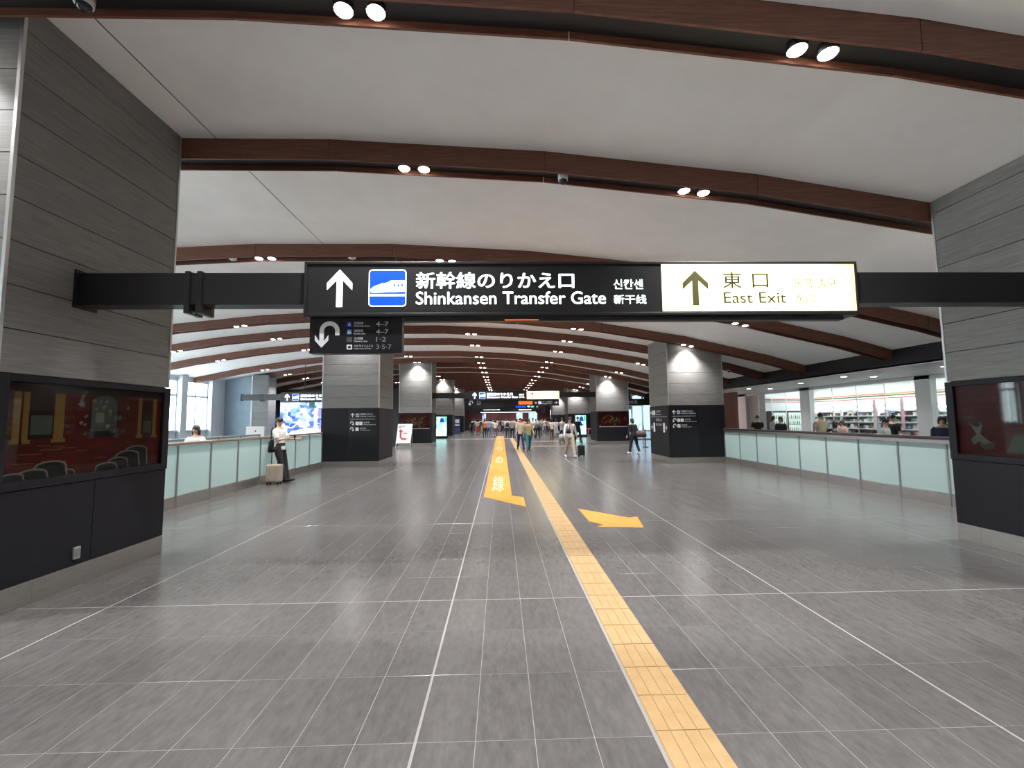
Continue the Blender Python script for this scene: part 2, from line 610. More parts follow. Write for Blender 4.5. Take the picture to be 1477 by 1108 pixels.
def bm_box(bm, x0, x1, y0, y1, z0, z1):
    r = bmesh.ops.create_cube(bm, size=1.0)
    bmesh.ops.scale(bm, vec=(x1 - x0, y1 - y0, z1 - z0), verts=r['verts'])
    bmesh.ops.translate(bm, vec=((x0 + x1) / 2, (y0 + y1) / 2, (z0 + z1) / 2), verts=r['verts'])


bm_box(bm, -0.151, 0.151, -0.1485, 0.1485, -0.005, 0.001)
for k in range(4):
    bm_box(bm, -0.145 + k * 0.0735, -0.145 + k * 0.0735 + 0.0695, -0.1455, 0.1455, 0.001, 0.0045)
blk = bpy.data.meshes.new('tactile_block')
bm.to_mesh(blk)
bm.free()
for k in range(124):
    y = 1.25 + 0.3 * k + 0.15
    mesh_obj('paving_block', blk, MT['tactile'], ((SX0 + SX1) / 2, y, 0), strip)
br = root('tactile_paving_branch', (3.0, 26.9, 0.001), 'yellow tactile paving branch turning right toward the far shops', 'tactile paving')
blk2 = blk.copy()
blk2.transform(Matrix.Rotation(math.pi / 2, 4, 'Z'))
for k in range(13):
    mesh_obj('paving_block', blk2, MT['tactile'], (SX1 + 0.16 + 0.3 * k, 26.9, 0.004), br)

# pale threshold bands across the far floor
for k, (ya, yb, xa, xb) in enumerate([(37.9, 38.2, -4.3, 0.7), (33.0, 33.25, 1.9, 6.0)]):
    tag(box('floor_threshold', xa, xb, ya, yb, 0.0, 0.006, MT['white_vinyl']), ['pale threshold band crossing the floor left of the orange strip', 'pale threshold band crossing the floor behind the suitcase traveller'][k], 'floor strip')

# orange floor guide with its turned arrow head, and the loose arrow
og = [on_floor(*p, 0.0) for p in [(697.5, 717), (720, 722), (758.5, 731), (755, 717.5), (737.5, 714.5)]]
far_l, far_r = Vector((-0.40, 44.0, 0)), Vector((0.28, 44.0, 0))
og_l, og_r = Vector((-0.385, 9.62, 0)), Vector((0.21, 9.75, 0))
guide = prism('floor_guide_sticker', [og[0], og[2], og[3], Vector((0.23, 9.72, 0)), far_r, far_l], (0, 0, 1), 0.003, MT['orange'])
tag(guide, 'long orange floor guide sticker ending in a sideways arrow point', 'floor sticker')
for k, (ch, yy) in enumerate(zip('線のりかえ', (10.3, 16.8, 23.6, 30.6, 38.0))):
    ln = (2.7, 2.9, 3.3, 3.6, 4.0)[k]
    text('lettering', ch, -0.14, 0.14, 0, ln, MT['white_vinyl'], ((-0.07, yy, 0.0045), (1, 0, 0), (0, 1, 0)), guide)
ar2 = [on_floor(*p) for p in [(834, 734), (907, 747), (919, 745.5), (928.5, 761), (861, 760), (871, 757), (850, 752)]]
tag(prism('floor_arrow_sticker', ar2, (0, 0, 1), 0.003, MT['orange']), 'short orange arrow sticker on the floor right of the yellow strip', 'floor sticker')

# ceiling -----------------------------------------------------------
def strip_mesh(name, xs, zf, y0, y1, th, m, parent, w=(0, 0, 0)):
    V, F = [], []
    for x in xs:
        z = zf(x)
        V += [(x, y0, z), (x, y1, z), (x, y1, z + th), (x, y0, z + th)]
    n = len(xs)
    for i in range(n - 1):
        for k in range(4):
            k2 = (k + 1) % 4
            F.append((4 * i + k, 4 * i + k2, 4 * i + 4 + k2, 4 * i + 4 + k))
    F += [(0, 3, 2, 1), (4 * n - 4, 4 * n - 3, 4 * n - 2, 4 * n - 1)]
    bm = bmesh.new()
    vs = [bm.verts.new(v) for v in V]
    for f in F:
        bm.faces.new([vs[i] for i in f])
    bmesh.ops.recalc_face_normals(bm, faces=bm.faces[:])
    me = bpy.data.meshes.new(name)
    bm.to_mesh(me)
    bm.free()
    return mesh_obj(name, me, m, w, parent)


ceiling = strip_mesh('ceiling', JOINTS, lambda x: zb(x) + FH + 0.025, Y_BACK, Y_END, 0.1, MT['channel'], None)
tag(ceiling, 'shallow arched white panel ceiling', kind='structure')
SEAM = -3.88
edges = [Y_BACK] + sum([[y, y + BW] for y in BEAM_Y], []) + [Y_END]
left_x = [x for x in JOINTS if x < SEAM - 0.01] + [SEAM - 0.008]
right_x = [SEAM + 0.008] + [x for x in JOINTS if x > SEAM + 0.01]
for i in range(0, len(edges), 2):
    for xs in (left_x, right_x):
        strip_mesh('ceiling_panel', xs, lambda x: zb(x) + FH, edges[i] + 0.004, edges[i + 1] - 0.004, 0.005, MT['ceiling'], ceiling)

for bi, y in enumerate(BEAM_Y):
    front = [k for k in BEAM_Y if k >= 3]
    if y > 3:
        lab = 'brown wooden ceiling beam with a dark lighting slot, %s from the viewer' % ORD[front.index(y)]
    else:
        lab = 'brown wooden ceiling beam overhead behind the viewer, %s in that run' % ORD[bi]
    b = root('ceiling_beam', (0, y, 5.0), lab, 'beam', 'arched ceiling beams')
    for i in range(len(JOINTS) - 1):
        xa, xb = JOINTS[i], JOINTS[i + 1]
        for (ya, yb) in ((y, y + 0.025), (y + BW - 0.025, y + BW)):
            strip_mesh('wood_panel', [xa + 0.004, xb - 0.004], lambda x: zb(x), ya, yb, FH, MT['wood'], b)
    strip_mesh('lighting_slot', JOINTS, lambda x: zb(x) + 0.07, y + 0.025, y + BW - 0.025, 0.2, MT['channel'], b)

# walls --------------------------------------------------------------
def wall(name, *a, m='midwall'):
    return tag(box(name, *a, MT[m]), kind='structure')


wall('wall_back', -17.3, 19, Y_BACK - 0.2, Y_BACK, 0, 5.8)
wall('wall_left', -17.3, -17.0, Y_BACK, -7.6, 0, 4.2)
# window wall on the left: sill, head and the windows themselves
wall('wall_left_sill', -17.3, -17.0, -7.6, 27.4, 0, 1.18, m='frame')
wall('wall_left_head', -17.3, -17.0, -7.6, 27.4, 3.9, 4.5, m='frame')
for k, (ya, yb) in enumerate([(24.2 - 2.45 * q, 26.2 - 2.45 * q) for q in range(13)]):
    w = root('window_%d' % (k + 1), (-17.05, (ya + yb) / 2, 1.18), kind='structure')
    box('window_frame', -17.12, -17.0, ya, ya + 0.06, 1.18, 3.9, MT['frame'], w)
    box('window_frame', -17.12, -17.0, yb - 0.06, yb, 1.18, 3.9, MT['frame'], w)
    box('window_frame', -17.12, -17.0, ya, yb, 3.84, 3.9, MT['frame'], w)
    box('window_sill', -17.14, -16.9, ya, yb, 1.16, 1.24, MT['frame'], w)
    box('transom', -17.12, -17.0, ya, yb, 3.02, 3.13, MT['frame'], w)
    ym = (ya + yb) / 2
    box('mullion', -17.12, -17.0, ym - 0.04, ym + 0.04, 1.18, 3.9, MT['frame'], w)
    for a, c in ((ya + 0.06, ym - 0.04), (ym + 0.04, yb - 0.06)):
        for z0, z1 in ((1.24, 3.02), (3.13, 3.84)):
            box('pane', -17.07, -17.062, a, c, z0, z1, MT['glass'], w)
for k, (ya, yb) in enumerate([(26.2, 27.4)] + [(23.75 - 2.45 * q, 24.2 - 2.45 * q) for q in range(13)]):
    wall('trim_%d' % (k + 1), -17.3, -16.75, ya, yb, 0, 4.3, m='frame')
wall('wall_side', -17.0, -15.15, 27.4, 27.6, 0, 4.4, m='bluegrey')
tag(box('trim_20', -15.15, -15.08, 27.35, 27.6, 0, 4.6, MT['white']), kind='structure')
wall('wall_far_left', -17.0, -6.6, 29.6, 29.8, 0, 3.75, m='darkwall')
wall('wall_hall_end', -17.0, -6.5, 44.0, 44.2, 0, 5.6, m='darkwall')
wall('wall_hall_side', -17.3, -17.0, 27.6, 44.2, 0, 4.3, m='darkwall')
wall('wall_corridor_left', -6.5, -6.36, 30.1, Y_END, 0, 5.6, m='darkwall')
wall('wall_end', -17.3, 19, Y_END, Y_END + 0.2, 2.9, 5.8, m='darkwall')
wall('wall_corridor_right', 8.14, 8.3, 34.0, Y_END, 0, 5.2, m='darkwall')
# right-hand lintel, shop soffit and the solid wall beyond
wall('wall_lintel', 11.0, 11.3, -10, 33.8, 3.0, 4.2, m='dark')
tag(box('ceiling_soffit', 11.0, 14.5, -10, 30.5, 2.985, 3.05, MT['white']), kind='structure')
wall('wall_right', 14.3, 14.5, -10, 10.88, 0, 3.0, m='midwall')
wall('wall_right_brown', 12.6, 12.8, 23.6, 30.5, 0, 3.0, m='brick_brown')
wall('wall_shop_return', 14.52, 14.7, 24.2, 26.8, 0, 3.0, m='white')
wall('wall_shop_end', 14.52, 17.2, 24.0, 24.2, 0, 3.4, m='white')

# ------------------------------------------------------------------ pillars
def art_relief(parent, frame, w, h, seed, style):
    """generic lacquer relief: red ground, gilt columns, scalloped clouds; u across, v up"""
    O, U, V = (Vector(q) for q in frame)
    n = U.cross(V)
    rnd = random.Random(seed)

    def lay(name, pts, m, d):
        return flat(name, [(a * w, b * h) for a, b in pts], m, (O + n * d, U, V), parent)

    def rect(a, b, c, d):
        return [(a, c), (b, c), (b, d), (a, d)]

    def arch(cx, r, y0, y1, k=10):
        return [(cx - r, y0), (cx + r, y0)] + [(cx + r * math.cos(math.pi * i / k), y1 + (1 - y1) * 0.55 * math.sin(math.pi * i / k)) for i in range(k + 1)]

    def cloud(cx, cy, s, m, d, k=7):
        pts = []
        for i in range(k):
            a = math.pi * i / (k - 1)
            for t in range(5):
                b = a - 0.55 + 1.1 * t / 4
                pts.append((cx - s * math.cos(a) - 0.28 * s * math.cos(b), cy + 0.62 * s * math.sin(a) + 0.34 * s * math.sin(b) * h / w * 1.6))
        return [(min(max(p[0], 0.005), 0.995), min(max(p[1], 0.005), 0.995)) for p in pts] + [(min(cx + 1.4 * s, .995), 0.005), (max(cx - 1.4 * s, .005), 0.005)]

    if style == 'temple':
        lay('relief_shadow', rect(0.0, 1.0, 0.90, 1.0), MT['lacquer_dark'], 0.002)
        for a, b in ((0.04, 0.075), (0.085, 0.115), (0.245, 0.30), (0.80, 0.83), (0.925, 0.955)):
            lay('gilt_column', rect(a, b, 0.40, 0.90), MT['gold'], 0.004)
            lay('column_foot', rect(a - 0.012, b + 0.012, 0.37, 0.41), MT['gold'], 0.006)
        lay('relief_bay', rect(0.115, 0.245, 0.42, 0.90), MT['lacquer_dark'], 0.003)
        lay('relief_bay', rect(0.83, 0.925, 0.42, 0.85), MT['lacquer_dark'], 0.003)
        lay('relief_screen', rect(0.125, 0.235, 0.46, 0.66), MT['art_green'], 0.005)
        lay('relief_screen', rect(0.845, 0.912, 0.44, 0.60), MT['art_green'], 0.005)
        lay('relief_arch', arch(0.55, 0.10, 0.44, 0.82), MT['art_black'], 0.004)
        lay('relief_arch', arch(0.55, 0.088, 0.46, 0.80), MT['art_green'], 0.005)
        lay('relief_block', rect(0.49, 0.545, 0.58, 0.70), MT['art_pale'], 0.006)
        lay('relief_plinth', [(0.46, 0.42), (0.64, 0.42), (0.66, 0.48), (0.45, 0.48)], MT['art_black'], 0.006)
        for k in range(26):
            cx, cy = rnd.uniform(0.38, 0.72), rnd.uniform(0.44, 0.92)
            s = rnd.uniform(0.008, 0.022)
            lay('relief_leaf', [(cx - s, cy), (cx, cy - 1.3 * s), (cx + s, cy + s), (cx, cy + 2.2 * s)], [MT['art_pale'], MT['art_green'], MT['gold'], MT['art_line']][k % 4], 0.008 + 0.0004 * k)
        for k in range(14):
            cx, cy, l = rnd.uniform(0.05, 0.75), rnd.uniform(0.1, 0.36), rnd.uniform(0.04, 0.12)
            lay('relief_line', [(cx, cy), (cx + l, cy - 0.008), (cx + l, cy - 0.002), (cx, cy + 0.008)], MT['gold'], 0.003)
        for ci, (cx, cy, s) in enumerate(((0.05, 0.05, 0.045), (0.15, 0.06, 0.06), (0.24, 0.12, 0.07), (0.32, 0.04, 0.045), (0.58, 0.05, 0.06), (0.66, 0.10, 0.06), (0.73, 0.16, 0.075), (0.80, 0.22, 0.07))[::-1]):
            lay('relief_cloud', cloud(cx, cy, s, None, 0), MT['art_line'], 0.0085 + 0.0008 * ci)
            lay('relief_cloud', cloud(cx, cy - 0.012, s * 0.88, None, 0), MT['art_black'], 0.0089 + 0.0008 * ci)
    elif style == 'crane':
        w = w * 0.42
        lay('relief_bird', [(0.12, 0.52), (0.20, 0.44), (0.30, 0.40), (0.36, 0.48), (0.40, 0.42), (0.36, 0.30), (0.46, 0.22), (0.54, 0.18), (0.50, 0.10), (0.42, 0.14), (0.34, 0.20), (0.24, 0.14), (0.20, 0.22), (0.30, 0.30), (0.22, 0.42)], MT['art_pale'], 0.006)
        lay('relief_bird', [(0.24, 0.42), (0.34, 0.40), (0.38, 0.44), (0.30, 0.48)], MT['art_black'], 0.008)
        lay('relief_wave', [(0.30, 0.20), (0.42, 0.16), (0.58, 0.20), (0.55, 0.10), (0.40, 0.08)], MT['art_green'], 0.007)
        for a in (0.80, 0.95):
            lay('relief_post', rect(a, a + 0.035, 0.45, 0.98), MT['art_pale'], 0.006)
        lay('relief_pane', rect(0.84, 0.94, 0.40, 0.9), MT['lacquer_dark'], 0.005)
        lay('relief_hill', [(0.72, 0.06), (0.99, 0.06), (0.99, 0.30), (0.86, 0.30)], MT['art_green'], 0.006)
    else:
        for k in range(70):
            cx, cy = min(max(rnd.gauss(0.5, 0.2), 0.06), 0.94), min(max(rnd.gauss(0.40, 0.20), 0.08), 0.9)
            s = rnd.uniform(0.012, 0.04)
            lay('relief_figure', [(cx - s, cy - s), (cx + s * 0.6, cy - 1.4 * s), (cx + s, cy + s), (cx - 0.2 * s, cy + 2 * s)], [MT['gold'], MT['art_pale'], MT['gold'], MT['lacquer_dark']][k % 4], 0.003 + 0.0003 * k)


def pillar(xi, xo, y0, label, front='plain', side='plain', art_seed=1):
    """xi corridor-side x, xo outer x; front faces the viewer, side faces the corridor"""
    s = 1 if xi > xo else -1                                         # corridor direction in x
    xa, xb = min(xi, xo), max(xi, xo)
    y1 = y0 + PDEP
    p = root('pillar', ((xa + xb) / 2, y0 + 1, 0), label, 'pillar', 'pillars along the concourse')
    ztop = max(zb(xa), zb(xb)) + FH - 0.002
    zt_f = min(zb(xa), zb(xb)) + FH - 0.002
    t = 0.03
    # core follows the sloping ceiling
    prism('core', [(xa + t, y0 + t, 0.0), (xb - t, y0 + t, 0.0), (xb - t, y0 + t, zb(xb - t) + FH), (xa + t, y0 + t, zb(xa + t) + FH)], (0, 1, 0), PDEP - 2 * t, MT['core'], (0, 0, 0), p)
    # horizontal grey planks
    zs = 2.10
    while zs < ztop:
        ze = zs + 0.386
        # front and back: trapezoid at the top row
        def top(x):
            return min(ze, zb(x) + FH - 0.003)
        for ya in (y0, y1 - t):
            xl, xr = xa + 0.03, xb - 0.03
            if top(xl) > zs + 0.01 or top(xr) > zs + 0.01:
                prism('plank', [(xl, ya, zs), (xr, ya, zs), (xr, ya, max(top(xr), zs + 0.004)), (xl, ya, max(top(xl), zs + 0.004))], (0, 1, 0), t, MT['plank'], (0, 0, 0), p)
        for xq, xw in ((xi - s * t, xi), (xo, xo + s * t)):
            zt = min(ze, zb(xq) + FH - 0.004, zb(xw) + FH - 0.004)
            if zt > zs + 0.02:
                box('plank', min(xq, xw), max(xq, xw), y0 + 0.03, y1 - 0.03, zs, zt, MT['plank'], p)
        zs += 0.395
    for xc in (xa, xb):
        for yc in (y0, y1):
            x0_, x1_ = (xc - 0.004, xc + 0.026) if xc == xa else (xc - 0.026, xc + 0.004)
            y0_, y1_ = (yc - 0.004, yc + 0.026) if yc == y0 else (yc - 0.026, yc + 0.004)
            box('corner_trim', x0_, x1_, y0_, y1_, 2.10, min(zb(x0_), zb(x1_)) + FH - 0.006, MT['alu'], p)
    # lower cladding
    e = 0.012
    Z0, Z1 = 0.22, 2.09

    def face(kind, O, U, ln, out, seed):
        """lower cladding on one face. O lower corner at floor, U along, ln length, out outward normal"""
        O, U, out = Vector(O), Vector(U), Vector(out)
        V = Vector((0, 0, 1))

        def slab(name, u0, u1, z0, z1, m, d0, d1):
            a = O + U * u0 + out * d0
            b = O + U * u1 + out * d1
            return box(name, min(a.x, b.x), max(a.x, b.x), min(a.y, b.y), max(a.y, b.y), z0, z1, MT[m], p, 0.003)

        if kind in ('plain', 'none'):
            slab('lower_panel', 0.0, ln / 2 - 0.003, Z0, Z1, 'dark', -0.02, e)
            slab('lower_panel', ln / 2 + 0.003, ln, Z0, Z1, 'dark', -0.02, e)
        elif kind.startswith('art'):
            slab('lower_panel', 0.0, ln / 2 - 0.003, Z0, 1.05, 'dark', -0.02, e)
            slab('lower_panel', ln / 2 + 0.003, ln, Z0, 1.05, 'dark', -0.02, e)
            slab('display_frame', 0.0, 0.10, 1.055, Z1, 'dark', -0.02, e + 0.015)
            slab('display_frame', ln - 0.10, ln, 1.055, Z1, 'dark', -0.02, e + 0.015)
            slab('display_frame', 0.10, ln - 0.10, 2.03, Z1, 'dark', -0.02, e + 0.015)
            slab('display_frame', 0.10, ln - 0.10, 1.055, 1.13, 'dark', -0.02, e + 0.015)
            art = slab('art_panel', 0.10, ln - 0.10, 1.13, 2.03, 'lacquer', -0.02, -0.012)
            art_relief(art, (O + U * 0.10 + V * 1.13 - out * 0.012, U, V), ln - 0.20, 0.90, seed, kind[4:])
            slab('glass_pane', 0.10, ln - 0.10, 1.13, 2.03, 'glass', 0.004, 0.008)
            if kind == 'art_figures':
                slab('art_ledge', 0.12, ln - 0.12, 1.10, 1.135, 'alu', e + 0.015, e + 0.03)
        elif kind == 'sign':
            # black guide panel next to the corridor, plain panel on the outer half
            if s > 0:
                slab('lower_panel', 0.0, 0.955, Z0, Z1, 'dark', -0.02, e)
                sg = slab('guide_panel', 0.961, ln, Z0, Z1, 'signblack', -0.02, e + 0.006)
                u = 1.02
            else:
                sg = slab('guide_panel', 0.0, 1.06, Z0, Z1, 'signblack', -0.02, e + 0.006)
                slab('lower_panel', 1.066, ln, Z0, Z1, 'dark', -0.02, e)
                u = 0.10
            guide_print(sg, (O + out * (e + 0.008), U, V), u, s)
        elif kind == 'sign_side':
            sg = slab('guide_panel', 0.0, ln, Z0, Z1, 'dark', -0.02, e + 0.004)
            fr = (O + out * (e + 0.007), U, V)
            flat('print', rounded(0.30, 0.46, 1.75, 1.93, 0.01), MT['wpaint'], fr, sg)
            flat('print', rounded(0.48, 0.64, 1.75, 1.93, 0.01), MT['wpaint'], fr, sg)
            arrow(sg, fr, 0.18, 1.84, 0.16, 180, MT['wpaint'])
            text('lettering', 'お手洗', 0.72, 1.2, 1.84, 1.93, MT['wpaint'], fr, sg)
            text('lettering', 'Restrooms', 0.72, 1.25, 1.75, 1.81, MT['wpaint'], fr, sg)
            flat('print', [(0.12, 1.68), (1.85, 1.68), (1.85, 1.69), (0.12, 1.69)], MT['wpaint'], fr, sg)
            text('lettering', '改札口', 0.7, 1.3, 1.52, 1.62, MT['wpaint'], fr, sg)
            flat('print', rounded(0.4, 0.58, 1.10, 1.45, 0.03), MT['wpaint'], fr, sg)
            flat('print', rounded(1.45, 1.63, 1.10, 1.45, 0.03), MT['wpaint'], fr, sg)
            text('lettering', '西口', 0.70, 1.0, 1.34, 1.43, MT['wpaint'], fr, sg)
            text('lettering', '東口', 1.05, 1.35, 1.34, 1.43, MT['wpaint'], fr, sg)
            arrow(sg, fr, 0.25, 1.28, 0.2, 180, MT['wpaint'])
            arrow(sg, fr, 1.76, 1.28, 0.2, 0, MT['wpaint'])

    face(front, (xa, y0, 0), (1, 0, 0), xb - xa, (0, -1, 0), art_seed)
    if s > 0:
        face(side, (xi, y0, 0), (0, 1, 0), PDEP, (1, 0, 0), art_seed + 1)
        face('plain', (xo, y1, 0), (0, -1, 0), PDEP, (-1, 0, 0), 0)
    else:
        face(side, (xi, y1, 0), (0, -1, 0), PDEP, (-1, 0, 0), art_seed + 1)
        face('plain', (xo, y0, 0), (0, 1, 0), PDEP, (1, 0, 0), 0)
    face('plain', (xb, y1, 0), (-1, 0, 0), xb - xa, (0, 1, 0), 0)
    # steel skirting
    for x0_, x1_, a, b in ((xa - 0.008, xb + 0.008, y0 - 0.008, y0 + 0.01), (xa - 0.008, xb + 0.008, y1 - 0.01, y1 + 0.008),
                           (xa - 0.008, xa + 0.01, y0 + 0.01, y1 - 0.01), (xb - 0.01, xb + 0.008, y0 + 0.01, y1 - 0.01)):
        if x1_ - x0_ > 0.5:
            mid = x0_ + 0.7 * (x1_ - x0_)
            box('skirting', x0_, mid - 0.001, a, b, 0.0, 0.215, MT['steel'], p)
            box('skirting', mid + 0.001, x1_, a, b, 0.0, 0.215, MT['steel'], p)
        else:
            for q0, q1 in ((a, a + 0.42), (a + 0.422, b - 0.272), (b - 0.27, b)):
                box('skirting', x0_, x1_, q0, q1, 0.0, 0.215, MT['steel'], p)
    return p


def arrow(parent, fr, cu, cv, sz, ang, m, name='arrow'):
    """guide arrow pointing right at angle 0"""
    h = sz / 2
    pts = [(-h, -0.09 * sz), (0.22 * sz, -0.09 * sz), (0.02 * sz, -0.30 * sz), (0.02 * sz, -0.46 * sz), (0.10 * sz, -0.46 * sz), (h, 0), (0.10 * sz, 0.46 * sz), (0.02 * sz, 0.46 * sz), (0.02 * sz, 0.30 * sz), (0.22 * sz, 0.09 * sz), (-h, 0.09 * sz)]
    c, s_ = math.cos(math.radians(ang)), math.sin(math.radians(ang))
    return flat(name, [(cu + c * a - s_ * b, cv + s_ * a + c * b) for a, b in pts], m, fr, parent)


def uturn(parent, fr, cu, cv, sz, m, mirror=1, wd=0.17):
    """U-turn arrow: hook over the top, head pointing down"""
    r = 0.30 * sz
    w = wd * sz / 2
    out, inn = [], []
    for k in range(15):
        a = math.pi * k / 14
        out.append((0.14 * sz + (r + w) * math.cos(a), 0.15 * sz + (r + w) * math.sin(a)))
        inn.append((0.14 * sz + (r - w) * math.cos(a), 0.15 * sz + (r - w) * math.sin(a)))
    xl = 0.14 * sz - r
    pts = [(0.14 * sz + r + w, -0.02 * sz)] + out + [(xl - w, -0.25 * sz), (xl - 0.26 * sz, 0.0 * sz), (xl - 0.26 * sz, -0.22 * sz), (xl, -0.5 * sz), (xl + 0.26 * sz, -0.22 * sz), (xl + 0.26 * sz, 0.0), (xl + w, -0.25 * sz)] + inn[::-1] + [(0.14 * sz + r - w, -0.02 * sz)]
    return flat('uturn_arrow', [(cu + mirror * a, cv + b) for a, b in pts], m, fr, parent)


def train_icon(parent, fr, u0, u1, v0, v1, mw, mb):
    """blue rounded square with a white bullet-train silhouette"""
    w, h = u1 - u0, v1 - v0
    O, U, V = (Vector(q) for q in fr)
    n = U.cross(V)
    flat('icon_border', rounded(u0, u1, v0, v1, 0.09 * w), mw, (O, U, V), parent)
    flat('icon_ground', rounded(u0 + 0.025 * w, u1 - 0.025 * w, v0 + 0.025 * h, v1 - 0.025 * h, 0.075 * w), mb, (O + n * 0.001, U, V), parent)

    def lay(pts, m, d, nm):
        flat(nm, [(u0 + a * w, v0 + b * h) for a, b in pts], m, (O + n * d, U, V), parent)
    lay([(0.05, 0.42), (0.06, 0.48), (0.14, 0.545), (0.30, 0.60), (0.42, 0.66), (0.52, 0.70), (0.97, 0.705), (0.97, 0.40), (0.10, 0.37), (0.06, 0.385)], mw, 0.002, 'icon_train')
    lay([(0.40, 0.655), (0.50, 0.695), (0.60, 0.705), (0.52, 0.655), (0.36, 0.615)], mb, 0.003, 'icon_windscreen')
    lay([(0.06, 0.425), (0.97, 0.445), (0.97, 0.43), (0.06, 0.41)], mb, 0.003, 'icon_stripe')
    for a in (0.66, 0.76, 0.86):
        lay([(a, 0.545), (a + 0.055, 0.545), (a + 0.055, 0.60), (a, 0.60)], mb, 0.003, 'icon_window')
    lay([(0.03, 0.28), (0.97, 0.28), (0.97, 0.335), (0.03, 0.335)], mw, 0.002, 'icon_rail')


def guide_print(sg, fr, u, s):
    arrow(sg, fr, u + 0.08, 1.84, 0.15, 90, MT['wpaint'])
    train_icon(sg, fr, u + 0.19, u + 0.32, 1.78, 1.90, MT['bdim'], MT['wdim'])
    text('lettering', '新幹線のりかえ口', u + 0.36, u + 0.78, 1.84, 1.91, MT['wpaint'], fr, sg)
    text('lettering', 'Shinkansen Transfer Gate', u + 0.36, u + 0.88, 1.78, 1.82, MT['wpaint'], fr, sg)
    flat('print_rule', [(u, 1.695), (u + 0.88, 1.695), (u + 0.88, 1.705), (u, 1.705)], MT['wpaint'], fr, sg)
    for zc, n in ((1.55, 2), (1.345, 1)):
        uturn(sg, fr, u + 0.08, zc, 0.15, MT['wpaint'], -1 if s > 0 else 1)
        for k in range(n):
            flat('icon_tile', rounded(u + 0.19 + 0.13 * k, u + 0.305 + 0.13 * k, zc - 0.06, zc + 0.06, 0.008), MT['wpaint'], fr, sg)
        a = u + 0.19 + 0.13 * n + 0.03
        text('lettering', ['待合室', 'お手洗'][n - 1], a, a + 0.2, zc + 0.0, zc + 0.06, MT['wpaint'], fr, sg)
        text('lettering', ['Waiting Room', 'Restrooms'][n - 1], a, a + (0.36 if n == 1 else 0.42), zc - 0.06, zc - 0.02, MT['wpaint'], fr, sg)


PLAB = ['nearest', 'second', 'third', 'fourth', 'farthest']
PDESC = ['with a lacquer picture case facing the walkway', 'with a black guide panel facing the viewer', 'with a gilt picture case facing the viewer', 'beside a bright cyan advertising screen', 'deep in the crowd']
for k, y in enumerate(PIL_Y):
    pillar(PIN_L, POUT_L, y, 'grey plank and dark panel pillar on the left, %s, %s' % (PLAB[k], PDESC[k]),
           ['plain', 'sign', 'art_figures', 'plain', 'plain'][k], ['art_temple', 'plain', 'art_crane', 'plain', 'plain'][k], 11 + k)
    pillar(PIN_R, POUT_R, y, 'grey plank and dark panel pillar on the right, %s, %s' % (PLAB[k], PDESC[k]),
           ['plain', 'sign', 'art_figures', 'plain', 'plain'][k], ['art_crane', 'sign_side', 'plain', 'plain', 'plain'][k], 31 + k)

# small outlet cover low on the nearest left pillar
oc = root('outlet_cover', (PIN_L + 0.02, 4.73, 0.34), 'small grey outlet cover low on the nearest left pillar', 'outlet')
box('cover', PIN_L + 0.0122, PIN_L + 0.04, 4.69, 4.76, 0.28, 0.40, MT['alu'], oc, 0.006)
box('flap', PIN_L + 0.04, PIN_L + 0.046, 4.70, 4.75, 0.30, 0.385, MT['post'], oc, 0.002)

# grey pillar in the left hall
hp = root('pillar', (-14.6, 27.9, 0), 'plain grey pillar in the left hall beside the big video wall', 'pillar')
box('core', -15.06, -14.16, 27.4, 28.3, 0, zb(-15.06) + FH - 0.01, MT['core'], hp)
z_ = 0.22
while z_ < 4.3:
    box('plank', -15.08, -14.14, 27.37, 27.40, z_, min(z_ + 0.39, zb(-15.08) + FH - 0.01), MT['plank'], hp)
    box('plank', -14.16, -14.13, 27.40, 28.3, z_, min(z_ + 0.39, zb(-15.08) + FH - 0.01), MT['plank'], hp)
    z_ += 0.4
box('skirting', -15.09, -14.12, 27.36, 27.39, 0, 0.215, MT['steel'], hp)


# ------------------------------------------------------------------ balustrades
def balustrade(X, y0, y1, label, hand, top=1.25, thick=0.02, band=None):
    b = root('glass_balustrade', (X, (y0 + y1) / 2, 0), label, 'railing')
    n = max(1, round((y1 - y0) / 1.0))
    st = (y1 - y0) / n
    for k in range(n + 1):
        y = y0 + st * k
        box('post', X - 0.03, X + 0.03, y - 0.014, y + 0.014, 0.0, top - 0.06, MT['post'], b, 0.003)
        if k < n:
            box('glass_panel', X - thick / 2, X + thick / 2, y + 0.018, y + st - 0.018, 0.225, top - 0.065, MT['glass_frost'], b)
            box('kick_plate', X - 0.022, X + 0.022, y + 0.016, y + st - 0.016, 0.0, 0.215, MT['steel'], b)
    box('handrail', X - 0.06, X + 0.06, y0 - 0.05, y1, top - 0.055, top, MT[hand], b, 0.012)
    if band:
        box('rail_band', X - 0.05, X + 0.05, y0 - 0.05, y1, top - 0.135, top - 0.057, MT['steel'], b, 0.006)
    return b


balustrade(POUT_L + 0.03, 5.92, 15.94, 'frosted glass balustrade with brown handrail along the left walkway edge', 'handrail_wood')
balustrade(POUT_R - 0.03, 5.92, 15.94, 'frosted glass balustrade with dark handrail in front of the shop', 'handrail_dark', band=True)
balustrade(-8.0, 6.5, 15.0, 'second frosted balustrade behind the left railing, nearer the windows', 'post', top=1.24)

# white notice board beyond the left rail
nb = root('notice_board', (-8.3, 15.4, 0), 'small white notice board behind the left railing', 'sign')
box('board', -8.65, -8.05, 15.38, 15.42, 1.02, 1.48, MT['white'], nb, 0.005)
box('stand', -8.37, -8.33, 15.42, 15.46, 0.0, 1.4, MT['post'], nb)
flat('red_mark', rounded(-0.03, 0.03, -0.03, 0.03, 0.028), MT['red'], ((-8.33, 15.377, 1.33), (1, 0, 0), (0, 0, 1)), nb)


